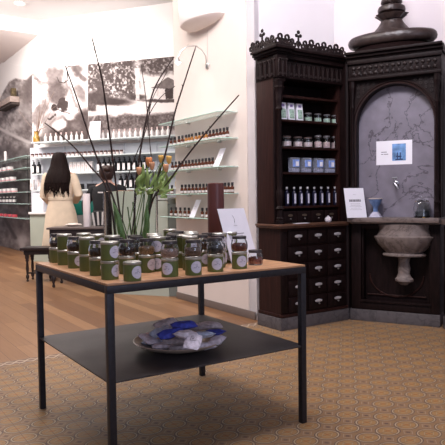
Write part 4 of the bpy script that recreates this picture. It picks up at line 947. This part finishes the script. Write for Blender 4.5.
wb = simple('lotion_bottle', 'b', 'bottle', [('body', MB().lathe([(.024, 0), (.026, .004), (.026, .10), (.012, .115), (.012, .13)], 10), whitepl), ('cap', MB().lathe([(.014, .131), (.014, .165), (.0, .166)], 8), mat('pink_cap', (.66, .50, .48), .5))])
ab = simple('small_jar', 'b', 'jar', [('body', MB().lathe([(.028, 0), (.03, .004), (.03, .05)], 10), mat('cream_jar', (.62, .52, .50), .5)), ('cap', MB().lathe([(.031, .051), (.031, .082), (.0, .083)], 10), mat('brown_cap', (.085, .035, .03), .4))])
kb = simple('pump_bottle', 'b', 'bottle', [('body', MB().lathe([(.038, 0), (.040, .005), (.040, .17), (.016, .19), (.016, .205)], 12), black), ('pump', MB().lathe([(.018, .206), (.018, .225), (.006, .23), (.006, .245)], 8).box(-.03, .008, -.007, .007, .245, .256), black), ('label', MB().box(-.024, .024, -.0425, -.0405, .03, .145), whitepl)])
wx = simple('carton', 'b', 'box', [('body', MB().box(-.034, .034, -.03, .03, 0, .20, .002), whitepl), ('print', MB().box(-.018, .018, -.0315, -.0305, .06, .14), mat('pale_pink_print', (.60, .48, .47), .6))])
def rowU(k, us, d, proto, desc, grp, rz=None):
    for i, u in enumerate(us): put(proto, SL(cs(u, d, 175), d, UZ[k]+.001), rzC if rz is None else rz, '%s, %s from left' % (desc, ORD[i]), grp)
rowU(0, [46.5+5.2*i for i in range(8)], .12, wb, 'white lotion bottle left of the white sheet, top far shelf', 'white bottles under the blossom print')
rowU(0, [104+5.4*i for i in range(13)], .12, wb, 'white lotion bottle right of the white sheet, top far shelf', 'white bottles under the landscape print')
rowU(1, [33+4.05*i for i in range(23)], .12, ab, 'small cream jar with brown cap on the second far shelf', 'small jars on the second far shelf')
rowU(2, [34.2, 39.3], .12, kb, 'black pump bottle with white label near the far left mural', 'pair of black pump bottles on the third far shelf')
rowU(2, [72+3.9*i for i in range(6)], .12, wx, 'slim white carton on the third far shelf', 'white cartons on the third far shelf')
rowU(2, [99.5+5.1*i for i in range(10)], .12, kb, 'black pump bottle with white label above the worker', 'black pump bottles on the third far shelf')
rowU(3, [32.5, 39.5], .12, wx, 'white carton beside the woman on the fourth far shelf', 'white cartons on the fourth far shelf')
rowU(3, [121+5.3*i for i in range(6)], .12, kb, 'black pump bottle with white label above the green counter', 'black pump bottles on the fourth far shelf')
rowU(4, [77, 81.5, 86, 90.5], .20, wx, 'white carton on the far counter between the two people', 'white cartons on the far counter')
sb_ = simple('storage_basket', 'black wire basket on the fourth far shelf', 'basket', [('body', MB().box(-.07, .07, -.06, .06, 0, .09, .004), black), ('rim', MB().box(-.075, .075, -.065, .065, .091, .10, .003), steel)])
put(sb_, SL(cs(92, .13, 185), .13, UZ[3]+.001), rzC, 'black box on the fourth far shelf right of the woman')
put(sb_, SL(cs(79, .13, 185), .13, UZ[3]+.001), rzC, 'black box on the fourth far shelf just beside the woman')
card('sign_card', .22, .32, SL(cs(95.2, .2, 142), .22, UZ[0]+.001), math.atan2(CN.y, CN.x), .12, 'blank white sheet standing on the top far shelf between the prints', [(.13, .10, .003)])
card('sign_card', .24, .34, SL(cs(37.8, .35, 212), .36, UZ[4]+.001), math.atan2(CN.y, CN.x), .12, 'white sheet standing on the far counter left of the woman', [(.2, .12, .004)])
tv = thing('twig_vase', 'small amber vase of dry curly twigs at the left end of the top far shelf', 'vase', SL(cs(36.5, .15, 142), .15, UZ[0]+.001), 0)
MB().lathe([(.05, 0), (.062, .01), (.062, .10), (.04, .14), (.04, .20), (.05, .21), (.03, .205), (.03, .14), (.05, .09), (.05, .015), (.0, .012)], 16).build('vessel', mat('amber_vase', (.30, .17, .03), .2, var=.5, scale=20), tv)
b = MB()
for i in range(9):
    a = random.uniform(-.35, .5); h_ = random.uniform(.5, 1.0); y_ = random.uniform(-.01, .03)*-1
    b.tube([(0, 0, .05), (a*.2, y_*.3, .25), (a*.55, y_, h_*.6), (a*.8+.06*math.sin(i), y_, h_*.85), (a*1.2, y_, h_)], [.006, .006, .004, .003, .002], 5)
b.build('dry_twigs', mat('dry_twig', (.22, .15, .12), .8), tv)

# left wall glass shelves
LSH = [1.905, 1.69, 1.49, 1.02, .66, 1.28]
LP = lambda s, d, z: WC + AV*s + LN*-d*-1 + Vector((0, 0, z))
def ls(u, d, v): p = PL(u, v, WC+LN*d, BV); return (p-WC).dot(AV), p.z
LDP = .30
vz_ = [158.5, 169.5, 180.5, 192.3, 203.5, 217.5]
lw = ['top', 'second', 'third', 'fourth', 'fifth', 'lowest']
LZ = []
for k, v in enumerate(vz_):
    s1, z = ls(12, LDP, v); LZ.append(z); sA = ls(26, LDP, v)[0]; sB = ls(-14, LDP, v)[0]
    p = WC+AV*sB; t = thing('glass_shelf', '%s glass shelf in front of the rock print' % lw[k], 'shelf', (p.x, p.y, z), rzA, 'glass shelves on the left wall')
    MB().box(0, sB-sA, -LDP, -.035, -.012, 0).build('pane', pane, t, smooth=False)
    MB().box(0, sB-sA, -LDP-.004, -LDP, -.012, 0).build('edge', pane_edge, t, smooth=False)
b = MB(); s0 = ls(27.3, .05, 180)[0]; p = WC+AV*(s0); up_ = MB().box(-.012, .012, -.045, -.032, LZ[-1]-.05, LZ[0]+.10).box(-.012, .012, -.30, -.045, LZ[0]-.03, LZ[0]-.013)
for z in LZ[1:]: up_.box(-.01, .01, -.30, -.045, z-.03, z-.013)
o = up_.build('shelf_rail', mat('dark_rail', (.10, .085, .085), .4, .5), None, (p.x, p.y, 0), rzA, False); tag(o, 'dark upright rail with arms beside the left glass shelves', 'rail')
pb = simple('gift_box', 'b', 'box', [('body', MB().box(-.085, .085, -.06, .06, 0, .09, .003), whitepl), ('band', MB().box(-.087, .087, -.062, .062, .0, .035), pinkpl)])
rb = simple('soap_box', 'b', 'box', [('body', MB().box(-.08, .08, -.05, .05, 0, .055, .003), redpl)])
mb_ = simple('mini_bottle', 'b', 'bottle', [('body', MB().lathe([(.036, 0), (.038, .004), (.038, .10), (.02, .115)], 10), mat('plum_glass', (.035, .02, .035), .2)), ('cap', MB().lathe([(.022, .1155), (.022, .15), (.0, .151)], 8), whitepl), ('label', MB().lathe([(.0386, .03), (.039, .031), (.039, .085), (.0386, .086)], 10, cap=False), whitepl)])
def rowL(k, us, proto, desc, grp, d=.19):
    for i, u in enumerate(us):
        s, _ = ls(u, d, vz_[k]); p = WC+AV*s+LN*d; put(proto, (p.x, p.y, LZ[k]+.001), rzA, '%s, %s from left in view' % (desc, ORD[i]), grp)
rowL(1, [0, 4.8, 9.6], pb, 'white gift box with pink band on the second left shelf', 'pink banded boxes on the second left shelf')
rowL(2, [-1, 3.6, 8.2, 12.4], pb, 'white gift box with pink band on the third left shelf', 'pink banded boxes on the third left shelf')
rowL(3, [1, 5.2, 9.4, 13.6], pb, 'white box with pink band on the fourth left shelf', 'pink banded boxes on the fourth left shelf')
rowL(4, [.8, 4.3, 7.7, 11.1, 14.5], mb_, 'plum bottle with white cap, fifth left shelf', 'small bottles on the fifth left shelf')
rowL(5, [1, 5.5, 10, 14.2], rb, 'red soap box on the lowest left shelf', 'red boxes on the lowest left shelf')
s, _ = ls(5.5, .19, 157); p = WC+AV*s+LN*.19
tu = MB().lathe([(.025, 0), (.032, .004), (.032, .20), (.02, .22), (.0, .225)], 12, M=Matrix.Rotation(.0, 4, 'X')).build('white_tube', whitepl, None, (p.x, p.y, LZ[0]+.001)); tag(tu, 'tall white tube on the top left glass shelf', 'tube')
# timber bracket in front of the rock print
s, z = ls(0, .20, 104); s2, _ = ls(11.8, .20, 104); p = WC+AV*s2+LN*.035
bk = thing('timber_ledge', 'weathered wooden ledge with a dark post at the left edge above the shelves', 'ledge', (p.x, p.y, z-.09), rzA)
MB().box(-1.2, 0, -.20, 0, .0, .12, .006).build('board', mat('weathered_timber', (.34, .27, .24), .7, var=.2, scale=10), bk)
MB().box(-1.2, -.02, -.17, 0, -.05, -.001).build('under_board', mat('dark_timber', (.05, .035, .03), .7), bk)
MB().box(-.16, -.04, -.15, -.05, .121, .30, .01).build('post', mat('mossy_post', (.09, .065, .03), .8, var=.5, scale=20), bk)
# ceiling spot
dp = Z(20, 3.0, CZ)
dl = thing('downlight', 'small round recessed ceiling light at the top left', 'lamp', (dp.x, dp.y, CZ-.02), 0)
MB().lathe([(.075, 0), (.095, .0), (.10, .008), (.10, .018)], 20, cap=False).build('trim_ring', whitepl, dl)
MB().lathe([(.0, .010), (.073, .010)], 20, cap=False).build('lens', mat('lit_lens', (1, .96, .9), .5, emit=6), dl)
# ---------------------------------------------------------------- counter, side table, stools
K0 = Z(180, 298, 0); K1 = Z(169, 296.5, 0)
kd = Vector((.934, -.356, 0)).normalized()
kr = thing('sales_counter', 'sage green shop counter behind the vase and jars', 'counter', (K1.x, K1.y, 0), rzC)
KH = 1.145
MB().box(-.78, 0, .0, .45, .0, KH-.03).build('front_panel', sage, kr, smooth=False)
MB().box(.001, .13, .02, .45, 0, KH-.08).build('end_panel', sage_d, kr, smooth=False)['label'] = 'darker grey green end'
MB().box(-.80, .01, -.015, .46, KH-.029, KH, .004).build('countertop', mat('pale_sage_top', (.42, .44, .40), .4), kr)
def K(u, y, z): p = PL(u, 190, K1+Vector((-kd.y, kd.x, 0))*y, (-kd.y, kd.x, 0)); return Vector((p.x, p.y, z))
wbx = thing('wooden_crate', 'small pale wooden crate on the green counter', 'box', K(125.5, .2, KH+.001), rzC)
MB().box(-.07, .07, -.06, .06, 0, .015).box(-.07, -.06, -.06, .06, .015, .09).box(.06, .07, -.06, .06, .015, .09).box(-.06, .06, -.06, -.05, .015, .085).box(-.06, .06, .05, .06, .015, .085).build('crate', mat('pale_pine', (.55, .36, .25), .6, var=.2), wbx)
for i, u in enumerate((140, 145)):
    t = thing('ceramic_pot', '%s small white pot on the green counter' % ('left', 'right')[i], 'pot', K(u, .12, KH+.001), 0); MB().lathe([(.02, 0), (.028, .01), (.028, .05), (.022, .06)], 14).build('body', mat('lilac_white', (.55, .50, .58), .4), t); MB().lathe([(.024, .061), (.02, .075), (.001, .08)], 12).build('lid', whitepl, t)
t = thing('gold_packet_stand', 'stack of gold and brown packets behind the tulips', 'packets', K(181.5, .24, KH-.070), rzC)
for i in range(8):
    MB().box(-.06+.01*(i % 3), .06-.008*(i % 2), -.05, .05, .001+i*.065, .061+i*.065, .004).build('packet', mat(('gold_foil', 'brown_card', 'cream_card')[i % 3], ((.50, .36, .14), (.16, .07, .05), (.55, .46, .40))[i % 3], .5), t)
# side table
stm = mat('antique_black_oak', (.018, .010, .010), .4, var=.4, scale=12, bump=.1)
st0 = Vector((-2.25, 7.62, 0))
sd = thing('side_table', 'dark antique side table with turned legs behind the display table', 'table', st0, 0); sd.scale = (1, 1, 1.035)
MB().box(0, .86, 0, .5, .725, .75, .004).build('tabletop', mat('grey_brown_top', (.12, .095, .09), .35), sd); MB().box(.03, .83, .03, .47, .56, .724, .003).build('apron', stm, sd)
def tleg(o, x, y, h, m, r=.024): MB().box(-r, r, -r, r, h*.85, h).lathe([(r*.6, 0), (r*.9, h*.03), (r*.5, h*.08), (r*1.1, h*.16), (r*1.1, h*.22), (r*.6, h*.26), (r*1.0, h*.5), (r*.7, h*.72), (r*1.15, h*.78), (r*.9, h*.85)], 12).build('leg', m, o, (x, y, 0))
for x, y in ((.06, .06), (.80, .06), (.06, .44), (.80, .44)): tleg(sd, x, y, .56, stm)
sp = Z(25, 281.5, 0)
so = thing('stool', 'low dark wooden bench stool with turned legs left of the display table', 'stool', (sp.x-.005, sp.y-.05, 0), 0); so.scale = (1, 1, 1.04)
MB().box(-.03, .44, -.03, .34, .42, .455, .006).build('seat', stm, so); MB().box(.01, .40, .01, .30, .36, .419).build('apron', stm, so)
for x, y in ((.045, .045), (.365, .045), (.045, .27), (.365, .27)): tleg(so, x, y, .36, stm, .022)
for y0 in (.036, .261): MB().box(.045, .365, y0, y0+.018, .105, .125).build('stretcher', stm, so)
# on the side table
wc = thing('pillar_candle', 'tall white pillar candle on the dark side table', 'candle', (D(86.5, 200, 7.82).x, 7.82, .7768), 0)
MB().lathe([(.045, 0), (.047, .003), (.047, .42), (.044, .43), (.0, .425)], 20).build('wax', mat('white_wax', (.80, .72, .72), .5), wc); MB().tube([(0, 0, .424), (0, 0, .44)], .002, 5).build('wick', black, wc)
cx_ = D(73, 222, 7.95).x; b = MB()
for i, (x, y, s) in enumerate(((0, 0, 1), (.05, .02, .8), (-.05, .01, .7))):
    b.ball((x, y, .022*s), .085*s, .07*s, .022*s, 14, 8)
ct = b.build('folded_cloth', mat('cream_cloth', (.66, .58, .52), .9, var=.1, scale=30, bump=.6), None, (cx_, 7.95, .7770)); tag(ct, 'crumpled cream cloth lying on the dark side table', 'cloth')
bgp = Vector((D(99, 230, 7.80).x, 7.95, .7770))
hb = thing('striped_bag', 'black bag with pale cloth strips on the side table behind the jars', 'bag', bgp, 0)
MB().box(-.10, .12, -.06, .06, 0, .20, .03).build('bag_body', mat('black_cloth', (.015, .014, .016), .8), hb)
for i in range(4): MB().box(-.085+i*.05, -.06+i*.05, -.068, -.0625, .01, .19, .003, M=Matrix.Rotation(.10*(i-1.5), 4, 'Y')).build('strip', mat('pale_strip', (.52, .48, .46), .8), hb)
tbx = thing('storage_bin', 'teal green bin on a grey stand between the two people', 'bin', (D(83, 212, 9.6).x, 9.6, 0), 0)
MB().box(-.20, .20, -.12, .12, .88, 1.11, .015).build('bin', teal, tbx); MB().box(-.20, .20, -.12, .12, 0, .879).build('stand', mat('grey_stand', (.20, .20, .20), .6), tbx)

# ---------------------------------------------------------------- people
def skin_body(name, V, E, R, mats, parent=None, root=0, loc=(0, 0, 0), rz=0, sub=2):
    me = bpy.data.meshes.new(name); me.from_pydata(V, E, []); o = bpy.data.objects.new(name, me); C.objects.link(o)
    o.modifiers.new('skin', 'SKIN'); sv = me.skin_vertices[0].data
    for i, r in enumerate(R): sv[i].radius = (r, r) if not isinstance(r, tuple) else r
    sv[root].use_root = True; o.modifiers['skin'].use_smooth_shade = True; m = o.modifiers.new('sub', 'SUBSURF'); m.levels = m.render_levels = sub
    me.materials.append(mats); o.location = loc; o.rotation_euler = (0, 0, rz)
    if parent: o.parent = parent
    return o
skin_m = mat('skin', (.56, .33, .25), .5, var=.06, scale=10)
def person(loc, rz, label, arms, h=1.0, bend=0, trousers=None):
    P = [((0, 0, .93), (.13, .10)), ((0, 0, 1.08), (.115, .09)), ((0, bend*.5, 1.28), (.14, .095)), ((0, bend, 1.40), (.10, .08)), ((0, bend, 1.47), (.05, .05)), ((0, bend+.01, 1.56), (.068, .078)), ((0, bend+.015, 1.64), (.075, .088)), ((0, bend+.01, 1.695), (.055, .062))]
    V = [p for p, _ in P]; R = [r for _, r in P]; E = [(i, i+1) for i in range(7)]
    def chain(st, pts):
        prev = st
        for p, r in pts: V.append(p); R.append(r); E.append((prev, len(V)-1)); prev = len(V)-1
        return prev
    for s in (-1, 1):
        chain(0, [((s*.09, 0, .86), .085), ((s*.10, .01, .48), .056), ((s*.10, -.01, .12), .036), ((s*.10, .03, .06), .038), ((s*.10, .13, .035), .030)])
    for s in (-1, 1):
        sh, el, wr, hd = arms[0 if s < 0 else 1]
        k = chain(3, [(sh, .052), (el, .040), (wr, .026), (hd, .030)])
        d = (Vector(hd)-Vector(wr)).normalized(); sd_ = d.cross(Vector((0, 0, 1))).normalized()
        for f in range(5):
            o_ = sd_*(.024-.012*f) if f < 4 else -sd_*.03*s; L1 = (.040, .046, .043, .034, .026)[f]
            a = Vector(hd)+o_+d*(.012 if f < 4 else -.01); chain(k, [(tuple(a), .009), (tuple(a+d*L1*.6+Vector((0, 0, -.006))), .0085), (tuple(a+d*L1+Vector((0, 0, -.02))), .007)])
    V = [tuple(c*h for c in v) for v in V]
    return skin_body('person', V, E, R, skin_m, loc=loc, rz=rz)
def shell(b, rings, n=28, wr=None):      # rings: (cx, cy, z, rx, ry)
    vs = []; 
    for j, (cx, cy, z, rx, ry) in enumerate(rings):
        for i in range(n):
            a = 2*PI*i/n; k = 1+(wr(a, j) if wr else 0); vs.append((cx+rx*k*math.cos(a), cy+ry*k*math.sin(a), z))
    b.add(vs, [(j*n+i, j*n+(i+1) % n, (j+1)*n+(i+1) % n, (j+1)*n+i) for j in range(len(rings)-1) for i in range(n)])
    b.add([vs[i] for i in range(n)], [tuple(reversed(range(n)))]); m = (len(rings)-1)*n; b.add(vs[m:m+n], [tuple(range(n))]); return b
WX_ = D(60.5, 200, 8.86).x
arms_w = [((-.175, 0, 1.385), (-.23, .03, 1.10), (-.16, .20, 1.00), (-.12, .27, 1.00)), ((.175, 0, 1.385), (.255, -.02, 1.12), (.20, .18, 1.03), (.16, .25, 1.03))]
wm = person((WX_, 8.86, .037), .15, '', arms_w, 1.0); wm.scale = (1.03, 1, 1.045)
tag(wm, 'woman with long dark hair in a long cream belted coat, seen from behind', 'person')
coat_m = mat('cream_coat_wool', (.72, .585, .44), .85, var=.06, scale=12, bump=.2)
b = MB(); shell(b, [(0, 0, .34, .285, .21), (0, 0, .36, .29, .215), (0, 0, .6, .25, .19), (0, 0, .85, .215, .165), (0, 0, 1.0, .175, .14), (0, 0, 1.06, .165, .132), (0, 0, 1.12, .18, .14), (0, 0, 1.28, .205, .15), (0, 0, 1.38, .19, .13), (0, 0, 1.43, .12, .10), (0, 0, 1.47, .072, .075)], 36, lambda a, j: (.035*math.sin(7*a+1)*(1-j/5) if j < 5 else 0))
b.build('coat', coat_m, wm)
b = MB(); shell(b, [(0, 0, 1.035, .172, .139), (0, 0, 1.04, .178, .144), (0, 0, 1.075, .178, .144), (0, 0, 1.08, .172, .139)], 32); b.build('belt', coat_m, wm)
for a_ in arms_w:
    sh, el, wr, hd = [Vector(v) for v in a_]; b = MB(); sh2 = sh*1.0; sh2.x *= .85
    b.tube([sh2+Vector((0, 0, .01)), sh*.98, (sh+el)/2, el, (el+wr)/2, wr, wr+(hd-wr)*.2], [.07, .078, .070, .066, .056, .050, .050], 14); b.build('sleeve', coat_m, wm)
b = MB(); hm = mat('dark_brown_hair', (.012, .006, .005), .65, var=.45, scale=22, bump=.4, stretch=(4, 4, .3), spec=.15)
shell(b, [(0, .0, 1.715, .035, .04), (0, -.01, 1.705, .07, .08), (0, -.012, 1.67, .092, .105), (0, -.025, 1.60, .108, .105), (0, -.035, 1.52, .125, .10), (-.005, -.06, 1.44, .155, .10), (-.015, -.09, 1.36, .175, .09), (-.025, -.10, 1.28, .175, .080)], 40, lambda a, j: .03*math.sin(13*a+j)+.02*math.sin(29*a))
for i in range(46):
    x = -.195+.33*(i/45); y = -.085-.065*math.cos((x+.025)/.18*1.4)-.01*random.random(); L1 = random.uniform(.08, .20)
    b.tube([(x*.9, y*.9, 1.36), (x, y-.005, 1.27), (x+random.uniform(-.02, .015), y, 1.26-L1*.6), (x+random.uniform(-.03, .02), y+.01, 1.25-L1)], [.016, .014, .008, .001], 6)
b.build('hair', hm, wm)
b = MB()
for s in (-1, 1): b.box(s*.10-.035, s*.10+.035, -.06, .17, -.033, .05, .015)
b.build('shoes', black, wm)
# worker
WK = Vector((D(106.5, 200, 8.45).x, 8.45, 0))
arms_k = [((-.17, .06, 1.37), (-.28, .05, 1.15), (-.34, .22, 1.03), (-.35, .29, 1.00)), ((.17, .06, 1.37), (.22, .10, 1.12), (.16, .30, 1.05), (.14, .37, 1.04))]
wk = person((WK.x, WK.y, -.0), -.1, '', arms_k, 1.0, .06); wk.scale = (1.14, .98, .935)
tag(wk, 'shop worker in a black top with brown tied-up hair, turned away behind the counter', 'person')
bk_m = mat('black_jersey', (.006, .0055, .007), .85, var=.2, scale=14, bump=.2)
b = MB(); shell(b, [(0, 0, .80, .185, .15), (0, 0, .95, .18, .145), (0, .01, 1.08, .165, .13), (0, .03, 1.28, .195, .14), (0, .055, 1.38, .185, .12), (0, .06, 1.43, .11, .09), (0, .06, 1.46, .065, .068)], 32); b.build('black_top', bk_m, wk)
for a_ in arms_k:
    sh, el, wr, hd = [Vector(v) for v in a_]; sh2 = sh*1.0; sh2.x *= .8
    MB().tube([sh2, sh, (sh+el)/2, el, (el+wr)/2, wr], [.065, .068, .06, .055, .047, .038], 12).build('sleeve', bk_m, wk)
b = MB(); shell(b, [(0, 0, .10, .19, .10), (0, 0, .5, .185, .12), (0, 0, .86, .178, .142)], 24); b.build('trousers', bk_m, wk)
b = MB(); hk = mat('brown_hair', (.030, .012, .008), .5, var=.4, scale=30, bump=.4)
shell(b, [(0, .05, 1.72, .03, .04), (0, .05, 1.705, .07, .08), (0, .045, 1.66, .09, .10), (0, .035, 1.60, .092, .098), (0, .03, 1.53, .075, .08), (0, .035, 1.50, .05, .06)], 28, lambda a, j: .04*math.sin(9*a+j)); b.ball((.03, -.05, 1.66), .05, .045, .045, 14, 9)
b.build('hair', hk, wk)
b = MB(); x = -.08
for i in range(9):
    w_ = random.uniform(.010, .016); b.box(x, x+w_, -.119-.0, -.115, 1.30, 1.318, M=Matrix.Translation((0, .002*abs(i-4)*1.5, 0))); x += w_+.005
b.build('white_lettering', whitepl, wk)
